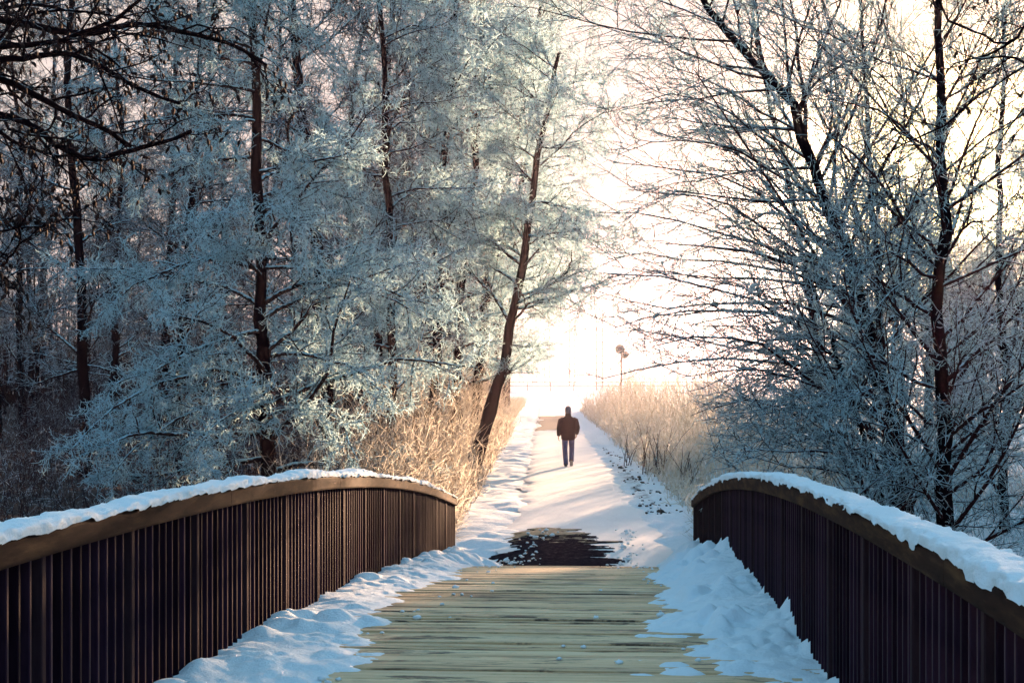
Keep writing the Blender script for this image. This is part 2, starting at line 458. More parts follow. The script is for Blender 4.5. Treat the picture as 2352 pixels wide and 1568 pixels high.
def build_ground():
    xs = warp(240, -260, 260, 4.6) + 1.0
    ys = np.concatenate([np.linspace(-40, 14, 50, endpoint=False), np.linspace(14, 60, 300, endpoint=False), np.linspace(60, 120, 110, endpoint=False), np.linspace(120, 260, 60, endpoint=False), np.linspace(260, 2200, 30)])
    X, Y = np.meshgrid(xs, ys)
    # make the sheet follow the path so that the fine columns stay on it
    Xw = X + np.clip(Y, 0, 200) * PA
    far = np.clip((Y - 400) / 1800, 0, 1)
    Xw = Xw * (1 + far * 4)
    Z = gz(Xw, Y)
    Z = np.where(Y > 400, np.minimum(Z, 1.55), Z)
    nx, ny = len(xs), len(ys)
    i = np.arange(ny - 1)[:, None] * nx + np.arange(nx - 1)[None]
    q = np.stack([i, i + 1, i + 1 + nx, i + nx], -1).reshape(-1, 4)
    Xp = Xw - Y * PA
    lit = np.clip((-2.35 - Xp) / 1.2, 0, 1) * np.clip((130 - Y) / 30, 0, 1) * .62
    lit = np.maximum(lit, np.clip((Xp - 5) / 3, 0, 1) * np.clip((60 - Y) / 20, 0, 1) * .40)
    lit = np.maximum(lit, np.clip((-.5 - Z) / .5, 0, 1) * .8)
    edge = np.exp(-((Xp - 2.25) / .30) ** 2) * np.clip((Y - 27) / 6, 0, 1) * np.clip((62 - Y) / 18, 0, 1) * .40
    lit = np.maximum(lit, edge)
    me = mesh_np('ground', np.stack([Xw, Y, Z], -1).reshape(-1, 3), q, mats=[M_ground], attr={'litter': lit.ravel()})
    tag(link('ground', me), kind='structure')
build_ground()

def sheet(name, y0, y1, cen, hw, z, mat, ny=200, nx=16, rough_edge=.06, seed=1):
    ys = np.linspace(y0, y1, ny); t = np.linspace(-1, 1, nx)
    Y, T = np.meshgrid(ys, t, indexing='ij')
    e = fbm(Y * 1.3, np.sign(T) * 7, octv=4, seed=seed) * rough_edge
    X = cen(Y) + T * hw(Y) + e * np.abs(T) ** 3 * np.sign(T)
    Z = z(X, Y, T)
    i = np.arange(ny - 1)[:, None] * nx + np.arange(nx - 1)[None]
    q = np.stack([i, i + 1, i + 1 + nx, i + nx], -1).reshape(-1, 4)
    me = mesh_np(name, np.stack([X, Y, Z], -1).reshape(-1, 3), q, mats=[mat])
    return tag(link(name, me), kind='structure')

def path_cen(y):
    b = np.clip((np.asarray(y) - 21) / 9, 0, 1)
    return path_x(y) * 1.0 - (1 - b) * .15
def path_z(X, Y, T): return .062 + .012 * fbm(X * 1.8, Y * 1.2, octv=4, seed=9) * .3 - .05 * np.abs(T) ** 6 - .082 * np.clip((22.9 - Y) / 1.6, 0, 1)
sheet('path', 21.25, 152, path_cen, lambda y: 1.22 + .35 * np.clip((24 - y) / 3, 0, 1), path_z, M_trodden, ny=520, nx=26, rough_edge=.14)

def patch(name, y0, y1, x0, x1, fun, mat, zoff, step):
    """irregular bare patch lying on the path"""
    xs = np.arange(x0, x1, step[0]); ys = np.arange(y0, y1, step[1])
    Y, X = np.meshgrid(ys, xs, indexing='ij')
    t = np.minimum(np.abs(X - path_cen(Y)) / (1.22 + .35 * np.clip((24 - Y) / 3, 0, 1)), 1)
    Z = path_z(X, Y, t) + zoff
    f = fun(X, Y); M = len(xs)
    Z = Z - np.where(f < 0, .03, 0)
    i = np.arange(len(ys) - 1)[:, None] * M + np.arange(M - 1)[None]
    q = np.stack([i, i + 1, i + 1 + M, i + M], -1).reshape(-1, 4)
    keep = f.reshape(-1)[q].max(axis=1) > 0
    return tag(link(name, mesh_np(name, np.stack([X, Y, Z], -1).reshape(-1, 3), q[keep], mats=[mat])), kind='structure')
def near_bare(X, Y):
    t = (Y - 21.3) / 4.3
    xl = -.30 + .26 * np.clip(t * 3, 0, 1) + .10 * vnoise(Y * 1.3, Y * 0, seed=2); xr = 1.50 - .20 * np.clip(t, 0, 1)
    e = np.minimum(X - xl, xr - X) + .34 * fbm(X * .8, Y * 3.0, octv=6, seed=4, gain=.72) * np.where(X > .7, .8, .35)
    return np.minimum(e, (1.05 - t - .25 * np.abs(X - .6)) * .8 + .1 * fbm(X * 2, Y * 4, octv=3, seed=5))
patch('bare_asphalt', 21.26, 26.2, -.6, 2.2, near_bare, M_asphalt, .012, (.018, .02))
def sunlit_bare(X, Y):
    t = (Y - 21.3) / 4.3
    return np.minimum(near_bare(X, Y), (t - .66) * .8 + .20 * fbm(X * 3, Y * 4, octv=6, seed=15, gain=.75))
patch('tan_sunlit_asphalt', 23.5, 26.2, -.6, 2.2, sunlit_bare, M_tanasphalt, .016, (.03, .03))  # tan strip: sun on the upper asphalt put into the colour
def far_bare(X, Y):
    c = path_cen(Y) - .15
    return np.minimum(.85 - np.abs(X - c), (14 - np.abs(Y - 90)) * .3) + .3 * fbm(X * 1.5, Y * .4, octv=3, seed=6)
patch('thawed_asphalt', 74, 106, .4, 4.6, far_bare, M_tanasphalt, .012, (.08, .25))

# creek under the bridge
me = mesh_np('creek', [(-70, -6, -1.35), (70, -6, -1.35), (70, 34, -1.35), (-70, 34, -1.35)], [(0, 1, 2, 3)], mats=[M_water])
tag(link('creek', me), kind='structure')

# ------------------------------------------------------------------ footbridge deck and railings
def box_bm(bm, x0, x1, y0, y1, z0, z1):
    v = [bm.verts.new(c) for c in ((x0, y0, z0), (x1, y0, z0), (x1, y1, z0), (x0, y1, z0), (x0, y0, z1), (x1, y0, z1), (x1, y1, z1), (x0, y1, z1))]
    for f in ((0, 3, 2, 1), (4, 5, 6, 7), (0, 1, 5, 4), (1, 2, 6, 5), (2, 3, 7, 6), (3, 0, 4, 7)):
        bm.faces.new([v[i] for i in f])
    return v

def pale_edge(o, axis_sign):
    o.data.materials.append(M_litface)
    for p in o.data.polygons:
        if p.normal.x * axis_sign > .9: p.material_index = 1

def bm_obj(name, bm, mat, parent=None, smooth=False, bevel=0.0):
    if bevel:
        bmesh.ops.bevel(bm, geom=bm.edges[:], offset=bevel, segments=1, affect='EDGES', profile=.5)
    bm.normal_update()
    me = bpy.data.meshes.new(name); bm.to_mesh(me); bm.free()
    me.materials.append(mat)
    if smooth:
        for p in me.polygons: p.use_smooth = True
    return link(name, me, parent)

bridge = tag(empty('footbridge', (0, 0, 0), -BR), 'arched wooden footbridge with weathered crosswise planks, snow along both sides', 'footbridge')
def build_deck():
    V, Q, A = [], [], []
    s = S0; k = 0
    while s < S1 - .02:
        w = random.uniform(.125, .145); e = min(s + w, S1)
        za, zb = float(deck_z(s)), float(deck_z(e))
        dz = random.uniform(-.006, .006); tilt = random.uniform(-.005, .005)
        u0, u1 = -UL - .05, UR + .05
        nseg = 14
        b = len(V)
        bv = random.random()
        for i in range(nseg + 1):
            u = u0 + (u1 - u0) * i / nseg
            j = random.uniform(-.0015, .0015)
            for (yy, zz) in ((s, za - .045), (s, za + dz + tilt + j - .004), (s + .007, za + dz + tilt + j), (e - .007, zb + dz - tilt + j), (e, zb + dz - tilt + j - .004), (e, zb - .045)):
                V.append((u, yy, zz)); A.append(bv)
        for i in range(nseg):
            for m in range(5):
                a0 = b + i * 6 + m
                Q.append((a0, a0 + 6, a0 + 7, a0 + 1))
        s = e + random.choice((.008, .012, .016, .022)); k += 1
    me = mesh_np('deck', V, Q, mats=[M_plank], smooth=False, attr={'board': A})
    link('deck', me, bridge)
build_deck()
def arc_beam(name, u0, u1, ztop, zbot, mat, parent, s0=S0, s1=S1, n=60, bevel=0.):
    ss = np.linspace(s0, s1, n)
    V, Q = [], []
    for i, s in enumerate(ss):
        zt = float(rail_top(s))
        for (u, z) in ((u0, zt - zbot), (u1, zt - zbot), (u1, zt - ztop), (u0, zt - ztop)):
            V.append((u, s, z))
    for i in range(n - 1):
        for m in range(4):
            a, b_ = i * 4 + m, i * 4 + (m + 1) % 4
            Q.append((a, b_, b_ + 4, a + 4))
    Q.append((3, 2, 1, 0)); e = (n - 1) * 4; Q.append((e, e + 1, e + 2, e + 3))
    me = mesh_np(name, V, Q, mats=[mat], smooth=False)
    o = link(name, me, parent)
    if bevel:
        bm = bmesh.new(); bm.from_mesh(me)
        ed = [e_ for e_ in bm.edges if abs(e_.verts[0].co.y - e_.verts[1].co.y) > .05]
        bmesh.ops.bevel(bm, geom=ed, offset=bevel, segments=2, affect='EDGES', profile=.6)
        bm.to_mesh(me); bm.free()
    return o
for uu in (-2.2, -.6, 1.0):
    arc_beam('girder', uu - .08, uu + .08, 1.03, 1.40, M_bar, bridge)

def railing(sign, U, label, near_first):
    rt = tag(empty('bridge_railing', (0, 0, 0), -BR), label, 'railing', 'railings of the footbridge')
    c = sign * U
    hw = .085
    a = S0
    for k_, b_ in enumerate((-1.6, 1.7, 5.1, 8.6, 12.1, 15.5, 18.6, S1)):
        arc_beam('handrail', c - hw, c + hw, 0.0, .105 + .0015 * (k_ % 2), M_handrail, rt, s0=a, s1=b_ - (.005 if b_ < S1 else 0), n=18, bevel=.014)
        a = b_
    o1 = sign * (U + .060)
    for (zt, zb) in ((.23, .37), (.72, .88)):
        arc_beam('crossbar', min(o1, o1 + sign * .045), max(o1, o1 + sign * .045), zt, zb, M_bar, rt, s1=S1 + .14, n=60)
    # one baluster and one post, then copies
    bm = bmesh.new(); box_bm(bm, -.045, .045, -.012, .012, -1.12, -.105)
    first = bm_obj('baluster', bm, M_bar, None, bevel=.004)
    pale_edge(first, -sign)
    bm = bmesh.new(); box_bm(bm, -.050, .056, -.023, .023, -1.16, -.105) if sign < 0 else box_bm(bm, -.056, .050, -.023, .023, -1.16, -.105)
    post = bm_obj('post', bm, M_post, None, bevel=.005)
    step = .1105
    n = int((S1 - .04 - S0) / step)
    spots = [(S1 - .04 - i * step, i) for i in range(n)]
    seen = sorted([x for x in spots if x[1] % 10 != 0 and x[0] > near_first], key=lambda x: x[0])
    used = {'b': False, 'p': False}
    for s, i in spots:
        if i % 10 == 0:
            o = post if not used['p'] else post.copy()
            if used['p']: C.link(o)
            used['p'] = True
            o.parent = rt; o.location = (c, s, float(rail_top(s)))
    for s, i in seen[:100]:
        o = first if not used['b'] else first.copy()
        if used['b']: C.link(o)
        used['b'] = True
        o.parent = rt; o.location = (c, s, float(rail_top(s))); o.rotation_euler = (0, 0, random.uniform(-.03, .03))
    rest = seen[100:] + [x for x in spots if x[1] % 10 != 0 and x[0] <= near_first]
    bm = bmesh.new()
    for s, i in rest:
        z = float(rail_top(s)); r = random.uniform(-.002, .002)
        box_bm(bm, c - .045 + r, c + .045 + r, s - .011, s + .011, z - 1.12, z - .105)
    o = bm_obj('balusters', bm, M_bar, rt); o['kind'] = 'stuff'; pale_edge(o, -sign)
    return rt
railing(-1, UL, 'left dark bar railing with sunlit brown wooden handrail', 5.2)
railing(1, UR, 'right dark bar railing with grey shaded wooden handrail', 3.8)

# ------------------------------------------------------------------ snow on the bridge
def snow_cap(name, sign, U, label, s0, s1, seed, thick, drip=1.):
    c = sign * U
    ss = np.arange(s0, s1, .022); M = 22
    th = np.linspace(0, np.pi, M)
    Sg, T = np.meshgrid(ss, th, indexing='ij')
    w = .094 + .012 * fbm(Sg * 3, T * 0 + np.sign(np.cos(T)), octv=4, seed=seed)
    h = thick * (1 + .55 * fbm(Sg * .9, T * 0, octv=2, seed=seed + 3) + .15 * fbm(Sg * 5, T * 1.2, octv=3, seed=seed + 5))
    h = np.maximum(h, .012)
    prof = np.sin(T) ** .55
    lump = .008 * fbm(Sg * 14, T * 2.2, octv=3, seed=seed + 8)
    U_ = c + np.sign(np.cos(T)) * np.abs(np.cos(T)) ** .6 * (w + lump)
    sag = -np.maximum(0, .004 + drip * .024 * fbm(Sg * 6, np.sign(np.cos(T)) * 5, octv=4, seed=seed + 20)) * (np.abs(np.cos(T)) > .93)
    Z = rail_top(Sg) + prof * h + lump + sag + .001
    endf = np.clip((s1 - Sg) / .06, 0, 1) ** .5
    Z = rail_top(Sg) + (Z - rail_top(Sg)) * endf
    V = np.stack([U_, Sg, Z], -1).reshape(-1, 3)
    i = np.arange(len(ss) - 1)[:, None] * M + np.arange(M - 1)[None]
    q = np.stack([i, i + 1, i + 1 + M, i + M], -1).reshape(-1, 4)
    o = link(name, mesh_np(name, V, q, mats=[M_snow]))
    o.rotation_euler = (0, 0, -BR)
    return tag(o, label, 'snow')
snow_cap('snow_ridge', -1, UL, 'long lumpy ridge of snow lying on the left handrail', 2.0, S1 - .02, 31, .036, .25)
snow_cap('snow_ridge', 1, UR, 'thick lumpy ridge of snow lying on the right handrail', 1.6, S1 - .02, 57, .034)

def snow_bank(name, label, us, hfun, s0, s1, seed):
    ss = np.arange(s0, s1, .022)
    Sg, Ug = np.meshgrid(ss, us, indexing='ij')
    h = hfun(Sg, Ug)
    for _ in range(2):
        hp = np.pad(h, 1, mode='edge')
        h = (hp[:-2, 1:-1] + hp[2:, 1:-1] + hp[1:-1, :-2] + hp[1:-1, 2:] + 2 * h) / 6
    h = h + .0035 * fbm(Sg * 24, Ug * 24, octv=2, seed=seed + 40)
    Z = deck_z(np.minimum(Sg, S1)) + np.maximum(h, -.035)
    V = np.stack([Ug, Sg, Z], -1).reshape(-1, 3)
    M = len(us)
    i = np.arange(len(ss) - 1)[:, None] * M + np.arange(M - 1)[None]
    q = np.stack([i, i + 1, i + 1 + M, i + M], -1).reshape(-1, 4)
    keep = h.reshape(-1)[q].max(axis=1) > -.03
    o = link(name, mesh_np(name, V, q[keep], mats=[M_snow]))
    o.rotation_euler = (0, 0, -BR)
    return tag(o, label, 'snow')
def dome(d, r): return np.sqrt(np.maximum(0, 1 - (d / r) ** 2))
def lumps(S_, U_, seed):
    wx = S_ + .05 * fbm(S_ * 5, U_ * 5, octv=2, seed=seed + 7); wy = U_ + .05 * fbm(S_ * 5 + 9, U_ * 5, octv=2, seed=seed + 8)
    big = dome(worley(wx * 3.0, wy * 3.8, seed), .48) * .085 * np.clip(.2 + 1.3 * fbm(S_ * 1.3, U_ * 1.3, octv=2, seed=seed + 5), 0, 1)
    mid = dome(worley(wx * 8, wy * 9, seed + 1), .5) * .032 * np.clip(.1 + 1.2 * fbm(S_ * 2.2 + 5, U_ * 2.2, octv=2, seed=seed + 6), 0, 1)
    fine = dome(worley(wx * 19 + 3, wy * 19, seed + 4), .5) * .011 * np.clip(.3 + fbm(S_ * 4, U_ * 4, octv=2, seed=seed + 9), 0, 1)
    return big + mid + fine + .012 * (1 - np.abs(fbm(S_ * 6, U_ * 6, octv=4, seed=seed + 11, gain=.6))) - .004
def bank_left(S_, U_):
    wd = .80 + .16 * fbm(S_ * .8, U_ * 0, octv=3, seed=71) + .10 * np.clip((10 - S_) / 3, 0, 1) - .10 * np.clip((S_ - 15) / 6, 0, 1)
    t = (U_ + UL - .02) / np.maximum(wd, .2)
    hh = .075 + .07 * np.clip((S_ - 11) / 8, 0, 1) + .10 * np.clip((S_ - 18) / 3, 0, 1)
    prof = (1 - np.clip(t, 0, 2) ** 2)
    prof = np.where(t < .12, prof * (.75 + 2 * np.clip(t, 0, .12)), prof)
    h = hh * prof + .022 * fbm(S_ * 2.6, U_ * 2.6, octv=4, seed=72) + lumps(S_, U_, 73) * np.clip(1.5 - t, 0, 1) * .9 - .034
    return h
def bank_right(S_, U_):
    wd = .66 + .15 * fbm(S_ * .8, U_ * 0, octv=3, seed=81) + .34 * np.clip((15 - S_) / 6, 0, 1)
    t = (UR - .02 - U_) / np.maximum(wd, .2)
    hh = .055 + .24 * np.clip((S_ - 9) / 6, 0, 1)
    prof = (1 - np.clip(t, 0, 2) ** 1.3)
    spike = np.clip((.10 - (UR - U_)) / .08, 0, 1) * np.maximum(0, fbm(S_ * 5, U_ * 0, octv=3, seed=85)) * .10
    h = hh * prof + .028 * fbm(S_ * 2.6, U_ * 2.6, octv=4, seed=82) + lumps(S_, U_, 83) * np.clip(1.4 - t, 0, 1) * 1.3 + spike - .040
    return h
snow_bank('snow_bank', 'crumbly bank of snow along the foot of the left railing', np.arange(-UL - .04, -1.15, .02), bank_left, 3.0, S1 + .25, 1)
snow_bank('snow_bank', 'higher bank of snow heaped against the right railing', np.arange(-.10, UR + .03, .018), bank_right, 3.0, S1 + .25, 2)

def clump_stuff():
    V, T, n = [], [], 0
    bm = bmesh.new(); bmesh.ops.create_icosphere(bm, subdivisions=2, radius=1)
    bv = np.array([v.co[:] for v in bm.verts]); bf = np.array([[v.index for v in f.verts] for f in bm.faces]); bm.free()
    for k in range(130):
        left = random.random() < .38
        s = random.uniform(6.5, 21.2)
        if left: u = -1.62 + abs(random.gauss(0, .22))
        else: u = .62 - abs(random.gauss(0, .30)) * (1.3 if s < 13 else .8)
        r = random.uniform(.005, .017) * (1.7 if random.random() < .12 else 1)
        d = bv * (1 + .30 * fbm(bv[:, 0] * 2 + k, bv[:, 1] * 2, bv[:, 2] * 2, octv=3, seed=k))[:, None]
        d = d * r * np.array([1.2, 1.2, .75])
        V.append(d + np.array([u, s, float(deck_z(s)) + r * .4])); T.append(bf + n); n += len(bv)
    for k in range(110):
        s = 21.3 + 4.6 * random.random() ** 1.6
        u = random.choice((-1.35 + .05 * (s - 21.3), .22)) + random.gauss(0, .13)
        r = random.uniform(.006, .022) * (1.8 if random.random() < .15 else 1)
        d = bv * (1 + .30 * fbm(bv[:, 0] * 2 + k, bv[:, 1] * 2, bv[:, 2] * 2, octv=3, seed=k + 900))[:, None] * r * np.array([1.3, 1.3, .8])
        w_ = br_world(u, s)
        V.append(d + np.array([u, s, float(path_z(w_[0], w_[1], .3)) + .014 + r * .3])); T.append(bf + n); n += len(bv)
    o = link('snow_clumps', mesh_np('snow_clumps', np.vstack(V), tris=np.vstack(T), mats=[M_snow]))
    o.rotation_euler = (0, 0, -BR)
    tag(o, 'small clumps of snow scattered over the planks', 'snow', kind='stuff')
    # clods of earth and leaves along the right edge of the path
    V, T, n = [], [], 0
    for k in range(170):
        y = 29 + 27 * random.random() ** 1.3; x = path_x(y) + 1.32 + abs(random.gauss(0, .42)) + (y - 36) * .008
        r = random.uniform(.010, .032) * (1.9 if random.random() < .10 else 1)
        d = bv * (1 + .4 * fbm(bv[:, 0] * 2 + k, bv[:, 1] * 2, bv[:, 2] * 2, octv=3, seed=k + 400))[:, None] * r * np.array([random.uniform(.8, 1.8), random.uniform(.8, 1.6), random.uniform(.6, 1.0)])
        V.append(d + np.array([x, y, float(gz(x, y)) + r * .25])); T.append(bf + n); n += len(bv)
    o = link('dirt_clods', mesh_np('dirt_clods', np.vstack(V), tris=np.vstack(T), mats=[M_dirt]))
    tag(o, 'dark clods of earth and leaves beside the snowy path', 'dirt', kind='stuff')
clump_stuff()

# ------------------------------------------------------------------ trees
def tree(name, label, trunk_px, d, r0, r1, limbs, sub, twig, rime, group=None, extra=(), mats=None, rime_k=3, trunk_pts=None, hide_low=.0, stems=(), cat='tree'):
    """trunk + limbs in one mesh, frosted crown in another; all shapes in world metres around the base"""
    if trunk_pts is None:
        pts = np.array([P(x, y, d + (dd[0] if dd else 0)) for x, y, *dd in trunk_px])
        g = float(gz(pts[0, 0], pts[0, 1]))
        if pts[0, 2] > g - .1: pts[0, 2] = g - .15
    else:
        pts = np.asarray(trunk_pts, float)
    base = pts[0].copy()
    pts = pts - base
    K = 22
    tp = resample(pts, K)
    tp[1:] += rng.normal(size=(K - 1, 3)) * r0 * .22
    tr = r0 + (r1 - r0) * np.linspace(0, 1, K) ** .8
    tr[0] *= 1.35; tr[1] *= 1.1
    tr = tr * (1 + .06 * rng.normal(size=K))
    wood, crown = Tubes(), Tubes()
    wood.add(tp, tr, 9, 0)
    LP, LR = spawn(tp[None], tr[None], **limbs)
    Kl = LP.shape[1]
    exP, exR = [], []
    for (px, rr0, doff) in extra:
        e = np.array([P(x, y, d + doff * i / (len(px) - 1)) for i, (x, y) in enumerate(px)]) - base
        e = resample(e, Kl); e[1:] += np.cumsum(rng.normal(size=(Kl - 1, 3)) * np.array([.03, .06, .045]), axis=0)
        exP.append(e); exR.append(np.linspace(rr0, rr0 * .22, Kl))
    if exP:
        LP = np.concatenate([LP, np.array(exP)]); LR = np.concatenate([LR, np.array(exR)])
    LP, LR = clear_path(LP, LR, base)
    wood.add(LP, LR, 5, 1)
    SP, SR = clear_path(*spawn(LP, LR, **sub), base)
    wood.add(SP, SR, 4, 1)
    TP, TR = clear_path(*spawn(SP, SR, **twig), base)
    crown.add(TP, TR, 3, 0)
    if 'top' in rime:
        rime = dict(rime); top = rime.pop('top')
    else: top = 0
    for k_, src in ((0, (TP, TR)), (1, (SP, SR))):
        rp = dict(rime)
        if k_ == 1: rp['n'] = max(2, int(rp['n'] * 1.5))
        RP, RR = clear_path(*spawn(src[0], src[1], **rp), base)
        crown.add(RP, RR * .68, 2, 1)
    root = tag(empty(name, tuple(base)), label, cat, group)
    mats = mats or (M_bark, M_branch, M_twig, M_rime)
    link('trunk', wood.mesh('trunk', [mats[0], mats[1]]), root)
    link('crown', crown.mesh('crown', [mats[2], mats[3]], smooth=True), root)
    return root

def copy_tree(src, loc, rz, scl, label, group=None, tilt=(0, 0)):
    r = src.copy(); C.link(r)
    r.location = loc; r.rotation_euler = (tilt[0], tilt[1], rz); r.scale = (scl, scl, scl)
    r['label'] = label
    if group: r['group'] = group
    elif 'group' in r: del r['group']
    for ch in src.children:
        c = ch.copy(); C.link(c); c.parent = r
    return r

TWIG_R = .0052
# -- big rime-laden alder on the left bank
tree('frosted_tree', 'tall rime-covered tree rising behind the left handrail, drooping frosted boughs', [(626, 1300), (616, 1050), (607, 800), (598, 500), (590, 250), (583, 0), (578, -250), (575, -420)], 26, .150, .05,
     limbs=dict(n=46, t0=.10, t1=.98, ang=(55, 88), L=(2.6, 4.6), fall=.40, K=9, wob=.13, grav=.035, flat=.55, rr=.42, rmax=.055, rtip=.25),
     sub=dict(n=13, t0=.16, ang=(30, 62), L=(.7, 1.35), fall=.45, K=5, wob=.2, grav=.03, flat=.6, rr=.6, rmax=.017, rmin=.006, rtip=.5),
     twig=dict(n=8, t0=.1, ang=(25, 70), L=(.22, .55), fall=.35, K=4, wob=.30, grav=.08, rr=.65, rmax=.011, rmin=.008, rtip=.7),
     rime=dict(n=10, t0=.02, ang=(30, 85), L=(.09, .24), fall=.2, K=5, wob=.6, grav=.10, rr=1, rmax=.0085, rmin=.0065, rtip=.8),
     extra=[([(604, 880), (500, 850), (380, 890), (270, 950), (190, 1040)], .05, -2.0),
            ([(606, 960), (520, 930), (400, 980), (300, 1050), (230, 1120)], .04, -2.5),
            ([(612, 820), (700, 810), (800, 850), (880, 930)], .045, -2.0),
            ([(615, 960), (700, 930), (780, 960), (840, 1040)], .04, -2.5),
            ([(600, 620), (480, 590), (330, 640), (220, 720)], .05, -1.5),
            ([(602, 700), (700, 650), (860, 660), (980, 720)], .05, -1.0),
            ([(612, 1000), (560, 960), (500, 990), (460, 1060)], .03, -3.0)])

EDGE = dict(limbs=dict(n=34, t0=.12, t1=.98, ang=(45, 80), L=(2.0, 4.4), fall=.4, K=8, wob=.14, grav=.01, flat=.6, rr=.42, rmax=.05, rtip=.25),
            sub=dict(n=11, t0=.15, ang=(28, 60), L=(.6, 1.3), fall=.4, K=4, wob=.2, grav=.02, rr=.6, rmax=.016, rmin=.007, rtip=.5),
            twig=dict(n=8, t0=.1, ang=(25, 70), L=(.22, .6), fall=.3, K=3, wob=.28, grav=.05, rr=.7, rmax=.011, rmin=.009, rtip=.7),
            rime=dict(n=8, t0=.02, ang=(30, 85), L=(.12, .30), fall=.2, K=4, wob=.55, grav=.08, rr=1, rmax=.009, rmin=.0072, rtip=.8))
E = []
E.append(tree('frosted_tree', 'straight dark-trunked frosted tree, first one right of the big drooping tree', [(905, 1130), (900, 800), (890, 450), (880, 200), (872, 0), (862, -300)], 33, .125, .04, **EDGE))
E.append(tree('frosted_tree', 'upright dark double-curved trunk among the sunlit frosted wood edge', [(985, 1110), (1000, 850), (1012, 600), (1024, 350), (1044, 110), (1056, -120), (1062, -330)], 39, .155, .05, **EDGE))
E.append(tree('frosted_tree', 'frosted tree leaning slightly right, its dark trunk branching over the path', [(1040, 1090), (1050, 850), (1066, 600), (1088, 400), (1098, 220), (1108, 20), (1118, -250)], 42, .16, .05, **EDGE))
E.append(tree('frosted_tree', 'slender tree leaning far right above the path with golden frosted twigs', [(1085, 1070), (1105, 800), (1150, 500), (1188, 300), (1230, 80), (1258, -100), (1290, -330)], 47, .135, .04, **EDGE))
E.append(tree('frosted_tree', 'thick crooked dark trunk with broken stubs at the left edge of the path', [(1070, 1110), (1098, 1040), (1122, 960), (1142, 890), (1166, 835), (1166, 780), (1180, 720), (1200, 620), (1218, 500), (1245, 330), (1285, 120)], 37, .20, .045,
              extra=[([(1158, 850), (1170, 846), (1176, 838)], .05, -.2), ([(1132, 925), (1146, 916), (1154, 910)], .045, -.2),
                     ([(1175, 740), (1230, 690), (1290, 680), (1340, 710)], .04, -1.), ([(1215, 560), (1290, 500), (1350, 500), (1420, 530)], .04, 1.),
                     ([(1205, 610), (1260, 560), (1340, 560), (1400, 600)], .03, -1.), ([(1240, 380), (1320, 300), (1390, 270), (1440, 290)], .03, .5)],
              **dict(EDGE, limbs=dict(EDGE['limbs'], t0=.38, n=26))))

# -- generic wood trees
FOR = dict(limbs=dict(n=34, t0=.16, t1=.99, ang=(35, 75), L=(2.0, 3.6), fall=.45, K=7, wob=.14, grav=0., flat=.7, rr=.42, rmax=.05, rtip=.25),
           sub=dict(n=9, t0=.15, ang=(28, 60), L=(.6, 1.3), fall=.35, K=4, wob=.2, grav=.01, rr=.6, rmax=.018, rmin=.009, rtip=.5),
           twig=dict(n=7, t0=.1, ang=(25, 70), L=(.3, .7), fall=.3, K=3, wob=.28, grav=.04, rr=.7, rmax=.011, rmin=.008, rtip=.7),
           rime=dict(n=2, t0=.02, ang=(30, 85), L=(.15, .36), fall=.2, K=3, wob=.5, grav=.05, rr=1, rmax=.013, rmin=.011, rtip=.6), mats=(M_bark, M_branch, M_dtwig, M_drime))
FL = ['slim frosted tree standing in the shady left wood, dark trunk', 'dense wood of frosted trees left of the path, dark bare trunks']
GW = 'frosted trees of the left wood'
def wood_tree(x, y, h, lean, r=.15):
    z = float(gz(x, y)) - .15
    p = [(x, y, z), (x + lean * .15, y, z + h * .3), (x + lean * .45 + rng.normal() * .2, y + rng.normal() * .3, z + h * .65), (x + lean, y, z + h)]
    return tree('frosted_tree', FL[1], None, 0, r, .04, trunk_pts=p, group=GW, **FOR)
protos = [wood_tree(-8.5, 38, 15, .5), wood_tree(-5.2, 46, 17, 1.2, .18), wood_tree(-12., 45, 16, -.6, .13)]
spots = []
for y in np.arange(34, 112, 5.4):
    xl = -.36 * y - 1; xr = float(edge_l(y)) - 2.0
    x = xr - rng.uniform(0, 2.0)
    while x > xl:
        spots.append((x, y + rng.uniform(-2, 2)))
        x -= rng.uniform(3.0, 6.4) * (1 + y / 150)
for k, (x, y) in enumerate(spots):
    if any(abs(x - p.location.x) < 1.0 and abs(y - p.location.y) < 1.6 for p in protos): continue
    copy_tree(protos[k % 3], (x, y, float(gz(x, y)) - .15), rng.uniform(0, 6.28), rng.uniform(.85, 1.25), FL[1], GW, (rng.uniform(-.05, .05), rng.uniform(-.06, .10)))
# edge copies further along the path, leaning over it
for k, (y, off, sc_) in enumerate([(56, -.6, 1.05), (63, -.4, 1.15), (72, -.6, 1.2), (83, -.4, 1.25), (96, -.6, 1.3), (110, -.8, 1.4)]):
    x = float(edge_l(y)) + off
    copy_tree(E[2 + k % 2], (x, y, float(gz(x, y)) - .1), rng.uniform(-.6, .6), sc_, 'hazy golden frosted trees in row along the left edge of the path', 'hazy trees along the left of the path')

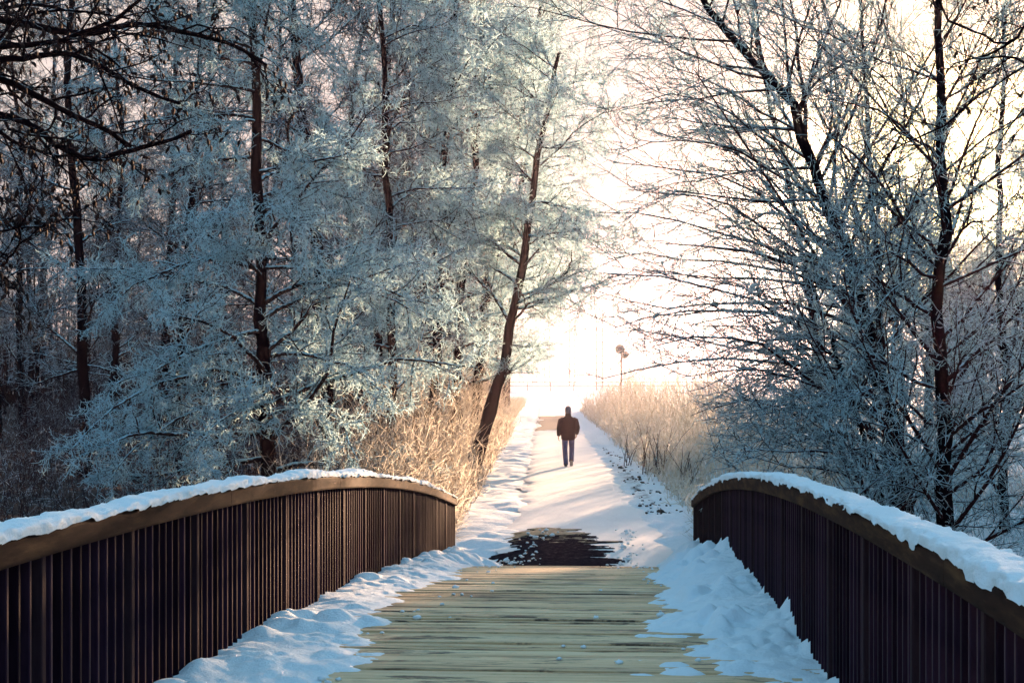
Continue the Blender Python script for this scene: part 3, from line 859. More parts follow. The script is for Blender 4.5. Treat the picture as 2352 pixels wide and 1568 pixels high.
# -- right bank trees: thinner, bare red-brown twigs with rime
RM = (M_bark, M_rbranch, M_rtwig, M_rime)
RT = dict(sub=dict(n=9, t0=.12, ang=(20, 45), L=(.7, 1.8), fall=.4, K=6, wob=.12, grav=-.01, rr=.55, rmax=.014, rmin=.007, rtip=.5),
          twig=dict(n=7, t0=.1, ang=(25, 60), L=(.2, .65), fall=.35, K=4, wob=.22, grav=.0, rr=.6, rmax=.0085, rmin=.0055, rtip=.7),
          rime=dict(n=5, t0=.05, ang=(30, 80), L=(.05, .16), fall=.2, K=3, wob=.4, grav=.02, rr=1, rmax=.0075, rmin=.0058, rtip=.7))
tree('frosted_tree', 'straight dark trunk in front of the sun, branches fanning out behind the right handrail', [(2172, 1230), (2168, 1050), (2162, 850), (2160, 700), (2166, 560), (2165, 430), (2160, 300), (2156, 150), (2160, 0), (2166, -200), (2170, -380)], 19, .135, .03,
     limbs=dict(n=36, t0=.06, t1=.98, ang=(40, 70), L=(1.8, 3.8), fall=.35, K=8, wob=.07, grav=-.02, flat=.7, rr=.36, rmax=.032, rtip=.22), mats=RM,
     extra=[([(2165, 610), (2090, 540), (2000, 440), (1930, 370), (1860, 320)], .032, -.6), ([(2165, 625), (2060, 560), (1960, 500), (1880, 470)], .028, .8),
            ([(2160, 640), (2070, 600), (1990, 590), (1900, 560)], .026, -1.), ([(2170, 600), (2200, 500), (2260, 380), (2300, 250)], .03, .6), ([(2170, 590), (2240, 520), (2352, 470)], .026, -.7),
            ([(2168, 880), (2240, 830), (2330, 740), (2420, 640)], .035, -.5), ([(2168, 1140), (2250, 1080), (2340, 950), (2420, 850)], .028, -1.), ([(2165, 960), (2240, 960), (2352, 900)], .022, -1.),
            ([(2164, 380), (2080, 300), (1990, 240), (1880, 210)], .025, -.5), ([(2162, 200), (2090, 130), (2000, 90)], .022, .5), ([(2165, 300), (2230, 200), (2300, 60)], .024, -.5),
            ([(2165, 980), (2080, 930), (2000, 920)], .024, -1.2), ([(2166, 1080), (2090, 1060), (2010, 1100)], .02, -1.2)], **RT)
tree('frosted_tree', 'crooked tree leaning left over the reeds, long dark boughs reaching to the path', [(2085, 1240), (2065, 1050), (2040, 930), (2005, 840), (1990, 740), (1965, 630), (1925, 540), (1885, 450), (1860, 350), (1835, 270), (1780, 190), (1700, 110), (1620, 0), (1560, -120)], 21, .16, .035,
     limbs=dict(n=50, t0=.10, t1=.98, ang=(40, 76), L=(2.8, 5.4), fall=.3, K=8, wob=.08, grav=-.01, flat=.7, rr=.36, rmax=.032, rtip=.22), mats=RM,
     extra=[([(2040, 1040), (1900, 980), (1760, 930), (1660, 930), (1590, 960)], .026, .5), ([(2050, 1010), (1920, 900), (1800, 860), (1700, 870), (1620, 910)], .026, 1.5), ([(2030, 950), (1900, 880), (1800, 830), (1690, 830)], .026, 2.5),
            ([(2060, 1100), (1940, 1060), (1820, 1030), (1720, 1040), (1650, 1070)], .024, -.5), ([(2040, 980), (1930, 930), (1830, 930), (1730, 970)], .024, 2.), ([(2000, 850), (1920, 800), (1820, 780), (1720, 800)], .024, 3.),
            ([(2000, 800), (1850, 740), (1660, 720), (1480, 735), (1400, 760)], .03, -.3), ([(1980, 720), (1840, 640), (1640, 600), (1480, 585), (1400, 600)], .03, .4), ([(1970, 660), (1800, 570), (1620, 510), (1470, 480), (1380, 495)], .03, 0.), ([(2020, 860), (1860, 820), (1680, 800), (1500, 810), (1390, 840)], .03, -.8), ([(1985, 710), (1900, 640), (1760, 590), (1640, 570), (1520, 570)], .034, -1.), ([(2050, 960), (1930, 830), (1780, 730), (1600, 670), (1400, 640)], .036, -1.5),
            ([(2040, 1010), (1900, 900), (1760, 810), (1620, 770), (1480, 800)], .034, -2.), ([(2060, 1060), (1960, 960), (1850, 880), (1700, 860), (1560, 880)], .03, -2.2),
            ([(2060, 1080), (1950, 1030), (1800, 1010), (1680, 1050)], .022, -2.2), ([(1965, 640), (1880, 550), (1790, 430), (1690, 350), (1580, 320)], .03, 1.),
            ([(1900, 480), (1800, 350), (1690, 260), (1580, 230), (1480, 240)], .028, .8), ([(1990, 760), (1880, 720), (1700, 700), (1540, 710), (1360, 660)], .03, 1.),
            ([(1850, 320), (1845, 200), (1830, 60), (1810, -100)], .035, .5), ([(1870, 400), (1940, 260), (2000, 120), (2040, -40)], .03, .7), ([(1960, 620), (1860, 590), (1740, 500), (1600, 450), (1440, 440)], .026, -1.),
            ([(2010, 860), (1880, 790), (1740, 780), (1600, 760), (1420, 730)], .028, 1.5), ([(1790, 200), (1740, 100), (1738, 0), (1745, -120)], .03, .5),
            ([(2000, 800), (1880, 760), (1760, 690), (1620, 640), (1460, 610)], .026, -.6), ([(2020, 880), (1900, 860), (1760, 850), (1640, 830), (1510, 850)], .024, .4), ([(1975, 680), (1860, 660), (1720, 640), (1580, 620), (1420, 600)], .024, .2),
            ([(1940, 570), (1840, 520), (1720, 430), (1580, 400), (1400, 380)], .026, .8), ([(1890, 460), (1780, 390), (1660, 330), (1540, 310), (1400, 320)], .024, -.8), ([(1850, 310), (1740, 260), (1620, 180), (1500, 150)], .022, .6),
            ([(2040, 940), (1900, 920), (1780, 930), (1660, 980)], .022, .5), ([(1870, 420), (1900, 300), (1910, 160), (1900, 0)], .024, -.4), ([(1960, 640), (2010, 500), (2050, 360), (2090, 200)], .026, .8), ([(1980, 720), (2030, 620), (2060, 520)], .02, -.8)], **RT)
tree('frosted_tree', 'thin forked dark trunk near the right frame edge, laden with frosted twigs', [(2310, 1250), (2305, 1050), (2312, 900), (2300, 760), (2290, 600), (2296, 420), (2300, 250), (2310, 50), (2315, -150)], 23, .085, .025,
     limbs=dict(n=34, t0=.06, t1=.98, ang=(35, 70), L=(1.3, 2.6), fall=.3, K=8, wob=.12, grav=-.01, flat=.8, rr=.4, rmax=.028, rtip=.22), mats=RM,
     extra=[([(2310, 850), (2340, 740), (2380, 600), (2400, 450)], .05, .5)], **RT)
tree('frosted_tree', 'low spreading frosted bush-like tree with crossing stems behind the right handrail', [(2030, 1250), (2020, 1120), (1985, 1000), (1950, 890), (1900, 760), (1860, 640)], 20, .07, .02,
     limbs=dict(n=26, t0=.05, t1=.98, ang=(35, 75), L=(1.4, 2.8), fall=.3, K=8, wob=.12, grav=.0, flat=.8, rr=.45, rmax=.026, rtip=.22), mats=RM,
     extra=[([(2030, 1200), (1960, 1080), (1900, 1060), (1800, 1060), (1680, 1040)], .022, -1.2), ([(2040, 1200), (1930, 1130), (1800, 1090), (1720, 1080)], .02, -1.),
            ([(2030, 1180), (1900, 1000), (1790, 930), (1660, 930)], .026, -.8), ([(2050, 1200), (2130, 1100), (2230, 1040), (2330, 1030)], .024, -1.), ([(2040, 1200), (2100, 1150), (2230, 1130), (2352, 1110)], .02, -1.5)], **RT)

tree('frosted_tree', 'upright frosted tree with two thin leaders between the crooked tree and the sunlit trunk', [(2040, 1200), (2035, 1000), (2025, 800), (2015, 600), (2000, 400), (1985, 200), (1975, 0), (1970, -200)], 26, .085, .025,
     limbs=dict(n=18, t0=.2, t1=.98, ang=(28, 62), L=(1.8, 3.8), fall=.3, K=8, wob=.1, grav=-.02, flat=.8, rr=.4, rmax=.028, rtip=.22), mats=RM,
     extra=[([(2020, 700), (1960, 480), (1930, 250), (1915, 50)], .04, .5)], **RT)
tree('frosted_tree', 'airy frosted tree behind the crooked tree, its pale fine twigs reaching over the path', [(1905, 1120), (1895, 950), (1870, 750), (1840, 550), (1800, 350), (1750, 150), (1720, -50), (1700, -200)], 30, .085, .025,
     limbs=dict(n=32, t0=.3, t1=.98, ang=(35, 75), L=(2.4, 5.0), fall=.2, K=8, wob=.1, grav=-.01, flat=.8, rr=.4, rmax=.026, rtip=.22), mats=RM, **RT)

# -- hazy trees behind on the right
BG = dict(limbs=dict(n=30, t0=.10, t1=.98, ang=(25, 60), L=(1.4, 3.0), fall=.4, K=6, wob=.14, grav=-.01, flat=.9, rr=.4, rmax=.04, rtip=.25),
          sub=dict(n=9, t0=.15, ang=(25, 55), L=(.6, 1.2), fall=.35, K=4, wob=.18, grav=0., rr=.6, rmax=.016, rmin=.009, rtip=.5),
          twig=dict(n=6, t0=.1, ang=(25, 65), L=(.3, .7), fall=.3, K=3, wob=.25, grav=0., rr=.7, rmax=.010, rmin=.008, rtip=.7),
          rime=dict(n=2, t0=.02, ang=(30, 85), L=(.1, .24), fall=.2, K=2, wob=.3, grav=0., rr=1, rmax=.012, rmin=.010, rtip=.6), mats=RM)
GB = 'hazy trees behind the right bank'
BL = 'thin hazy frosted trees standing behind the reeds on the right'
def bg_tree(x, y, h, r):
    z = float(gz(x, y)) - .1
    return tree('frosted_tree', BL, None, 0, r, .025, trunk_pts=[(x, y, z), (x + .2, y, z + h * .35), (x - .1, y + .2, z + h * .7), (x + .2, y, z + h)], group=GB, **BG)
bp = [bg_tree(15.5, 48, 6.5, .09), bg_tree(19, 60, 7.5, .10)]
for k in range(24):
    y = rng.uniform(30, 110)
    lo = max(float(edge_r(y)) + 5.5, .195 * y); hi = .36 * y + 2
    x = rng.uniform(lo, hi)
    s_ = rng.uniform(.6, 1.25)
    copy_tree(bp[k % 2], (x, y, float(gz(x, y)) - .1), rng.uniform(0, 6.28), s_, BL, GB, (rng.uniform(-.06, .06), rng.uniform(-.06, .06)))

# -- overhanging oak boughs at the upper left, tree itself stands left of the picture
def leaves_on(Pt, n, size, mat_i, T, hang=True):
    q, r = spawn(Pt, np.full(Pt.shape[:2], .004), n, t0=.3, ang=(40, 90), L=(size * .7, size * 1.3), fall=.1, K=4, wob=.25, grav=.7 if hang else .1, rr=1, rmax=.004)
    w = np.array([.15, 1.0, .8, .1])[None] * size * .22
    T.add(q, np.broadcast_to(w, q.shape[:2]) * rng.uniform(.7, 1.3, (len(q), 1)), 3, mat_i)

def boughs(name, label, trunk, r0, px_limbs, d, subn, twn, leafn, leaf):
    base = np.array(trunk[0]); base[2] = float(gz(base[0], base[1])) - .2
    tp = resample(np.vstack([base, np.array(trunk[1:])]) - base, 16)
    wood, crown = Tubes(), Tubes()
    wood.add(tp, np.linspace(r0 * 1.2, r0 * .6, 16), 10, 0)
    LP, LR = [], []
    for (px, ra, do, ts) in px_limbs:
        e = np.array([P(x, y, d + do * i / (len(px) - 1)) for i, (x, y) in enumerate(px)]) - base
        if ts is not None: e = np.vstack([tp[ts], e])
        LP.append(resample(e, 34)); LR.append(np.linspace(ra * 1.35, ra * .40, 34))
    LP, LR = np.array(LP), np.array(LR)
    LP[:, 1:] += np.cumsum(rng.normal(size=LP[:, 1:].shape) * .006, axis=1) + rng.normal(size=LP[:, 1:].shape) * .006
    wood.add(LP, LR, 7, 1)
    SP, SR = spawn(LP, LR, n=subn, t0=.25, ang=(25, 65), L=(.5, 1.4), fall=.3, K=6, wob=.22, grav=.0, rr=.5, rmax=.022, rmin=.009, rtip=.4)
    wood.add(SP, SR, 5, 1)
    TP, TR = spawn(SP, SR, n=twn, t0=.15, ang=(30, 70), L=(.15, .5), fall=.3, K=5, wob=.30, grav=.02, rr=.6, rmax=.008, rmin=.0045, rtip=.6)
    crown.add(TP, TR, 4, 0)
    RP, RR = spawn(TP, TR, n=3, t0=.1, ang=(40, 80), L=(.04, .12), K=3, wob=.3, rr=.8, rmax=.003, rmin=.002)
    crown.add(RP, RR, 3, 0)
    leaves_on(TP, leafn, leaf, 1, crown)
    root = tag(empty(name, tuple(base)), label, 'tree')
    link('trunk', wood.mesh('trunk', [M_oak, M_oak]), root)
    link('crown', crown.mesh('crown', [M_oak, M_darkleaf]), root)
    return root
M_oak = frost_mat('dark_oak_bark', (.005, .003, .005), (.5, .6, .64), .12, 0)
boughs('oak_tree', 'dark gnarled boughs with hanging dead leaves reaching in at the upper left', [(-7.6, 15, -.3), (-7.5, 15, 2.5), (-7.4, 15.2, 5.5), (-7.6, 15.2, 9)], .32,
       [([(-200, 30), (60, 55), (200, 78), (330, 55), (430, 75), (540, 100), (620, 150)], .045, 1.0, 11), ([(-150, 120), (0, 110), (80, 105), (160, 90), (240, 55), (330, -10)], .04, -.5, 11),
        ([(-150, 190), (0, 190), (70, 220), (170, 270), (250, 310), (310, 345)], .055, .8, 9), ([(-150, 250), (0, 265), (80, 290), (140, 335), (210, 365), (290, 350), (370, 330), (440, 300)], .05, .5, 8),
        ([(-100, 310), (60, 345), (150, 370), (230, 365)], .03, .4, 8), ([(-100, 160), (50, 140), (150, 130), (250, 170), (330, 220), (420, 250)], .04, -.6, 10),
        ([(-150, 20), (-20, 20), (80, 10), (180, 30)], .03, .8, 12), ([(-150, 560), (0, 530), (70, 520), (130, 500)], .02, -1., 6), ([(-150, 600), (0, 600), (50, 560), (60, 500)], .018, -2., 6)], 14.5, 14, 6, 2, .085)
boughs('oak_tree', 'near frosted bough with curled dead leaves entering at the upper right corner', [(4.9, 9.2, -.3), (4.8, 9.2, 2.), (4.9, 9.3, 4.5), (4.9, 9.4, 7)], .25,
       [([(2440, -10), (2395, 28), (2352, 66), (2318, 108), (2285, 112), (2252, 92), (2225, 80)], .017, 0., 11), ([(2460, 50), (2400, 88), (2352, 120), (2310, 150), (2268, 178), (2228, 196)], .012, -.2, 11)], 9.0, 7, 4, 2, .045)

# ------------------------------------------------------------------ undergrowth, reeds, shrubs
def stems(name, label, cat, xy, h, r, K, wob, mat, kids=0, kidL=(.2, .5), lean=.25, arch=.0, kind='stuff', sides=3, kmat=None, up=1.0, ribbon=True):
    n = len(xy)
    z = gz(xy[:, 0], xy[:, 1]) - .03
    d = nrm(np.stack([rng.normal(size=n) * lean, rng.normal(size=n) * lean, np.full(n, up)], 1))
    pts = np.empty((n, K, 3)); pts[:, 0] = np.stack([xy[:, 0], xy[:, 1], z], 1)
    out = nrm(np.stack([rng.normal(size=n), rng.normal(size=n), np.zeros(n)], 1))
    for k in range(1, K):
        d = nrm(d + rng.normal(size=(n, 3)) * wob + out * arch + np.array([0, 0, -arch * .55]))
        pts[:, k] = pts[:, k - 1] + d * (h / (K - 1))[:, None]
    rad = r[:, None] * np.linspace(1, .35, K)[None]
    if name == 'undergrowth': pts, rad = clear_path(pts, rad, (0, 0, 0))
    T = Tubes(); T.add(pts, rad, sides, 0)
    if kids:
        kp, kr = spawn(pts, rad, n=kids, t0=.2, ang=(25, 65), L=kidL, fall=.3, K=3, wob=.25, rr=.7, rmax=.008, rmin=.0032, rtip=.5)
        if name == 'undergrowth': kp, kr = clear_path(kp, kr, (0, 0, 0))
        T.add(kp, kr * (1.3 if ribbon else 1), 2 if ribbon else 3, 1)
    o = link(name, T.mesh(name, [mat, kmat or mat]))
    return tag(o, label, cat, kind=kind)

n = 4600
y = 24 + 50 * rng.random(n) ** 1.5
x = edge_l(y) + .45 - np.abs(rng.normal(size=n)) * 1.3
stems('undergrowth', 'tangled sunlit brambles at the left edge of the path', 'undergrowth', np.stack([x, y], 1), rng.uniform(.3, 1., n) ** 1.4 * 4.0 * np.clip((y - 20) / 10, .5, 1) * np.clip(.25 + (edge_l(y) + .45 - x) * .9, .25, 1), rng.uniform(.006, .012, n), 8, .15, M_bramble, kids=8, kidL=(.15, .55), arch=.09)
n = 5200
y = 24 + 75 * rng.random(n)
x = edge_l(y) - .8 - rng.random(n) * (.30 * y)
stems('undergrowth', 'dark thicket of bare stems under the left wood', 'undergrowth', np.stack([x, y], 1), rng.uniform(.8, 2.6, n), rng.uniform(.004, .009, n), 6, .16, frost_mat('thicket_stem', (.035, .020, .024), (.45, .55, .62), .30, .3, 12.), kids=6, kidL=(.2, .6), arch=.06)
n = 10500
y = 26 + 95 * rng.random(n) ** 1.25
x = edge_r(y) + np.abs(rng.normal(size=n)) ** 1.4 * (1.8 + y * .03) + rng.normal(size=n) * .12
keep = fbm(x * .9, y * .5, octv=3, seed=91) + .9 * rng.random(n) > -.05
x, y = x[keep], y[keep]; n = len(x)
h = rng.uniform(.35, 1.5, n) * (.55 + 1.0 * np.clip((x - edge_r(y)) / 3.0, 0, 1)) * np.clip(.6 + (y - 26) / 40, .6, 1.35) * (1 + .75 * fbm(x * .6, y * .3, octv=3, seed=41)) * rng.uniform(.7, 1.25, n)
h = np.maximum(h, .25)
stems('reeds', 'tall pale frosted reeds along the right side of the path', 'reeds', np.stack([x, y], 1), h, rng.uniform(.005, .010, n) * (1 + y / 70), 5, .10, M_reed, kids=3, kidL=(.10, .36), lean=.20, arch=.08)
n = 5000
y = 75 + 70 * rng.random(n); x = edge_l(y) - rng.random(n) ** 2 * 3
stems('reeds', 'hazy pale grass at the far left verge of the path', 'reeds', np.stack([x, y], 1), rng.uniform(.4, 1.2, n), rng.uniform(.01, .018, n), 3, .08, M_reed, lean=.2, arch=.05)
n = 2600
y = rng.uniform(21, 27, n); x = .125 * y + .10 + np.abs(rng.normal(size=n)) * .9
stems('frosted_grass', 'white frosted grass tufts beyond the end of the right railing', 'grass', np.stack([x, y], 1), rng.uniform(.2, .7, n), rng.uniform(.003, .005, n), 4, .12, frost_mat('frosted_blade', (.25, .22, .13), (.8, .88, .88), .62, .5, 9.), kids=2, kidL=(.05, .2), lean=.35, arch=.10)
n = 900
y = rng.uniform(19, 36, n); x = .19 * y + 1.0 + rng.random(n) * (.16 * y)
stems('thicket', 'tangle of thin frosted stems on the right bank behind the handrail', 'undergrowth', np.stack([x, y], 1), rng.uniform(.8, 2.6, n), rng.uniform(.003, .006, n), 7, .16, M_rtwig, kids=6, kidL=(.15, .5), arch=.04, kmat=M_rime)

n = 2600
y = rng.uniform(92, 135, n); x = edge_l(y) - 1.5 - rng.random(n) * (.36 * y)
stems('far_wood', 'dim mass of far trunks and saplings deep in the left wood', 'wood', np.stack([x, y], 1), rng.uniform(3, 8, n), rng.uniform(.03, .08, n), 5, .04, M_bark, kids=14, kidL=(.8, 2.2), lean=.05, kmat=M_dtwig)

def shrub(x, y, h, nst, label, group=None, mat=None):
    root = tag(empty('bare_shrub', (x, y, float(gz(x, y)))), label, 'shrub', group)
    T = Tubes()
    n = nst
    d = nrm(np.stack([rng.normal(size=n) * .22, rng.normal(size=n) * .22, np.ones(n)], 1))
    pts = np.empty((n, 6, 3)); pts[:, 0] = np.stack([rng.normal(size=n) * .10, rng.normal(size=n) * .10, np.full(n, -.05)], 1)
    hh = rng.uniform(.6, 1., n) * h
    for k in range(1, 6):
        d = nrm(d + rng.normal(size=(n, 3)) * .09)
        pts[:, k] = pts[:, k - 1] + d * (hh / 5)[:, None]
    rad = np.full((n, 1), .012) * np.linspace(1, .35, 6)[None]
    T.add(pts, rad, 4, 0)
    kp, kr = spawn(pts, rad, n=6, t0=.2, ang=(20, 45), L=(.2, .5), fall=.3, K=3, wob=.15, rr=.7, rmax=.006, rmin=.004)
    T.add(kp, kr, 3, 0)
    o = link('stems', T.mesh('stems', [mat or M_rbranch]), root)
    return root
for k, (px, py, d, h, ns, lb) in enumerate([(1483, 1040, 41, 1.75, 7, 'dark bare shrub in the reeds, slim upright one nearer the path'),
                                           (1515, 1045, 40, 1.5, 9, 'dark bare shrub in the reeds, bushier one right of the slim shrub'),
                                           (1440, 1035, 45, 1.1, 6, 'short dark bare shrub in the reeds closest to the path'),
                                           (1575, 1055, 36, 1.3, 9, 'dark twiggy shrub just above the tip of the right railing')]):
    shrub(d * (px - CX) / F_PX, d, h, ns, lb)

# ------------------------------------------------------------------ railway in the distance
def mast(x, y, h, label):
    z = float(gz(x, y))
    root = tag(empty('railway_mast', (x, y, z)), label, 'railway mast', 'lattice masts along the railway')
    w = .45
    for sx in (-1, 1):
        bm = bmesh.new(); box_bm(bm, sx * w - .07, sx * w + .07, -.09, .09, -.3, h)
        bm_obj('leg', bm, M_steel, root)
    bm = bmesh.new(); box_bm(bm, -w + .075, w - .075, -.05, .05, 0, .10)
    rung = bm_obj('rung', bm, M_steel, root)
    k = .5
    while k < h - .2:
        o = rung if k == .5 else rung.copy()
        if k > .5: C.link(o); o.parent = root
        o.location = (0, 0, k); k += .95
    T = Tubes(); T.add([(-w, 0, h - 1.2), (-w - 3.2, 0, h - .8)], [.06, .05], 6); T.add([(-w, 0, h - .1), (-w - 3.1, 0, h - .75)], [.03, .03], 6)
    link('bracket_arm', T.mesh('bracket_arm', [M_steel]), root)
for (px, d, h, lb) in [(1197, 330, 10.5, 'faint lattice mast, leftmost and smallest by the path end'), (1228, 300, 10.5, 'faint lattice mast, second from the left over the far fence'),
                       (1257, 270, 10.5, 'faint lattice mast, third from the left over the far fence'), (1314, 235, 10.5, 'tall hazy lattice mast left of the walker'), (1377, 205, 11, 'tallest hazy lattice mast above the reeds')]:
    mast(d * (px - CX) / F_PX, d, h, lb)
for k, (z, off, lb) in enumerate([(8.2, -3., 'thin overhead railway wire, lower strand'), (9.6, -3., 'thin overhead railway wire, upper strand')]):
    T = Tubes(); T.add([(205 * .059 + off, 204.8, 1.6 + z), (235 * .0406 + off, 234.8, 1.6 + z - .3), (270 * .0238 + off, 269.8, 1.6 + z - .3), (300 * .0153 + off, 299.8, 1.6 + z), (330 * .0062 + off, 329.8, 1.6 + z)], [.045] * 5, 5)
    tag(link('overhead_wire', T.mesh('overhead_wire', [M_steel])), lb, 'wire')
def far_fence():
    y = 192.0
    root = tag(empty('railway_fence', (2, y, float(gz(2, y)))), 'low pale guard rail crossing at the far end of the path', 'fence')
    for z in (.55, 1.0):
        bm = bmesh.new(); box_bm(bm, -45, 75, -.04, .04, z, z + .12); bm_obj('rail', bm, M_steel, root)
    bm = bmesh.new(); box_bm(bm, -.05, .05, .045, .14, -.2, 1.12); f = bm_obj('post', bm, M_steel, root)
    for k in range(-15, 25):
        o = f if k == -15 else f.copy()
        if k != -15: C.link(o); o.parent = root
        o.location = (k * 3.0, 0, 0)
far_fence()
M_pale = surf_mat('haze_paled_board', [(.3, (.30, .29, .20)), (.7, (.42, .41, .30))], scale=4, rough=.7, bump=0)  # pale tone paints in the haze veiling the signal boards
def rail_signal():
    d = 118.; x = d * (1427 - CX) / F_PX
    root = tag(empty('railway_signal', (x, d, float(gz(x, d)))), 'dark railway signal head on a pole above the reeds', 'signal')
    top = EYE + (870 - 808) * d / F_PX - float(gz(x, d))
    T = Tubes(); T.add([(0, 0, -.2), (0, 0, top + .2)], [.08, .07], 8); link('pole', T.mesh('pole', [M_steel]), root)
    bm = bmesh.new()
    bmesh.ops.create_cone(bm, cap_ends=True, segments=24, radius1=.38, radius2=.38, depth=.10, matrix=Matrix.Translation((-.12, -.10, top + .22)) @ Matrix.Rotation(math.radians(90), 4, 'X'))
    bmesh.ops.create_cone(bm, cap_ends=True, segments=24, radius1=.30, radius2=.30, depth=.10, matrix=Matrix.Translation((.28, -.112, top - .22)) @ Matrix.Rotation(math.radians(90), 4, 'X'))
    bm_obj('backing_board', bm, M_pale, root)
    for (xx, zz) in ((-.12, .22), (.28, -.22)):
        bm = bmesh.new(); bmesh.ops.create_cone(bm, cap_ends=True, segments=16, radius1=.14, radius2=.14, depth=.22, matrix=Matrix.Translation((xx, -.27, top + zz)) @ Matrix.Rotation(math.radians(90), 4, 'X'))
        bm_obj('lamp_hood', bm, M_steel, root)
rail_signal()

# ------------------------------------------------------------------ the walker
def loft(bm, pts, radii, sides=14, axis=None):
    """closed tube with elliptical rings: radii = (across, along)"""
    pts = [Vector(p) for p in pts]
    rings = []
    for i, p in enumerate(pts):
        t = (pts[min(i + 1, len(pts) - 1)] - pts[max(i - 1, 0)]).normalized()
        u = Vector(axis) if axis else Vector((1, 0, 0))
        u = (u - t * u.dot(t)).normalized()
        v = t.cross(u)
        ru, rv = radii[i] if isinstance(radii[i], tuple) else (radii[i], radii[i])
        rings.append([bm.verts.new(p + u * ru * math.cos(a) + v * rv * math.sin(a)) for a in [k / sides * 2 * math.pi for k in range(sides)]])
    for a, b in zip(rings[:-1], rings[1:]):
        for k in range(sides):
            bm.faces.new((a[k], a[(k + 1) % sides], b[(k + 1) % sides], b[k]))
    bm.faces.new(rings[0][::-1]); bm.faces.new(rings[-1])

def ball(bm, c, r):
    m = Matrix.Translation(c) @ Matrix.Diagonal((*r, 1))
    bmesh.ops.create_icosphere(bm, subdivisions=3, radius=1, matrix=m)

def merged(name, bm, mat, parent, voxel, smooth_it=4):
    bmesh.ops.recalc_face_normals(bm, faces=bm.faces[:])
    me = bpy.data.meshes.new(name); bm.to_mesh(me); bm.free()
    o = bpy.data.objects.new(name, me); C.link(o)
    r = o.modifiers.new('remesh', 'REMESH'); r.mode = 'VOXEL'; r.voxel_size = voxel; r.use_smooth_shade = True
    s = o.modifiers.new('smooth', 'SMOOTH'); s.factor = .5; s.iterations = smooth_it
    dg = bpy.context.evaluated_depsgraph_get()
    m2 = bpy.data.meshes.new_from_object(o.evaluated_get(dg))
    o.modifiers.clear(); o.data = m2; m2.name = name
    m2.materials.clear(); m2.materials.append(mat)
    for p in m2.polygons: p.use_smooth = True
    o.parent = parent
    return o

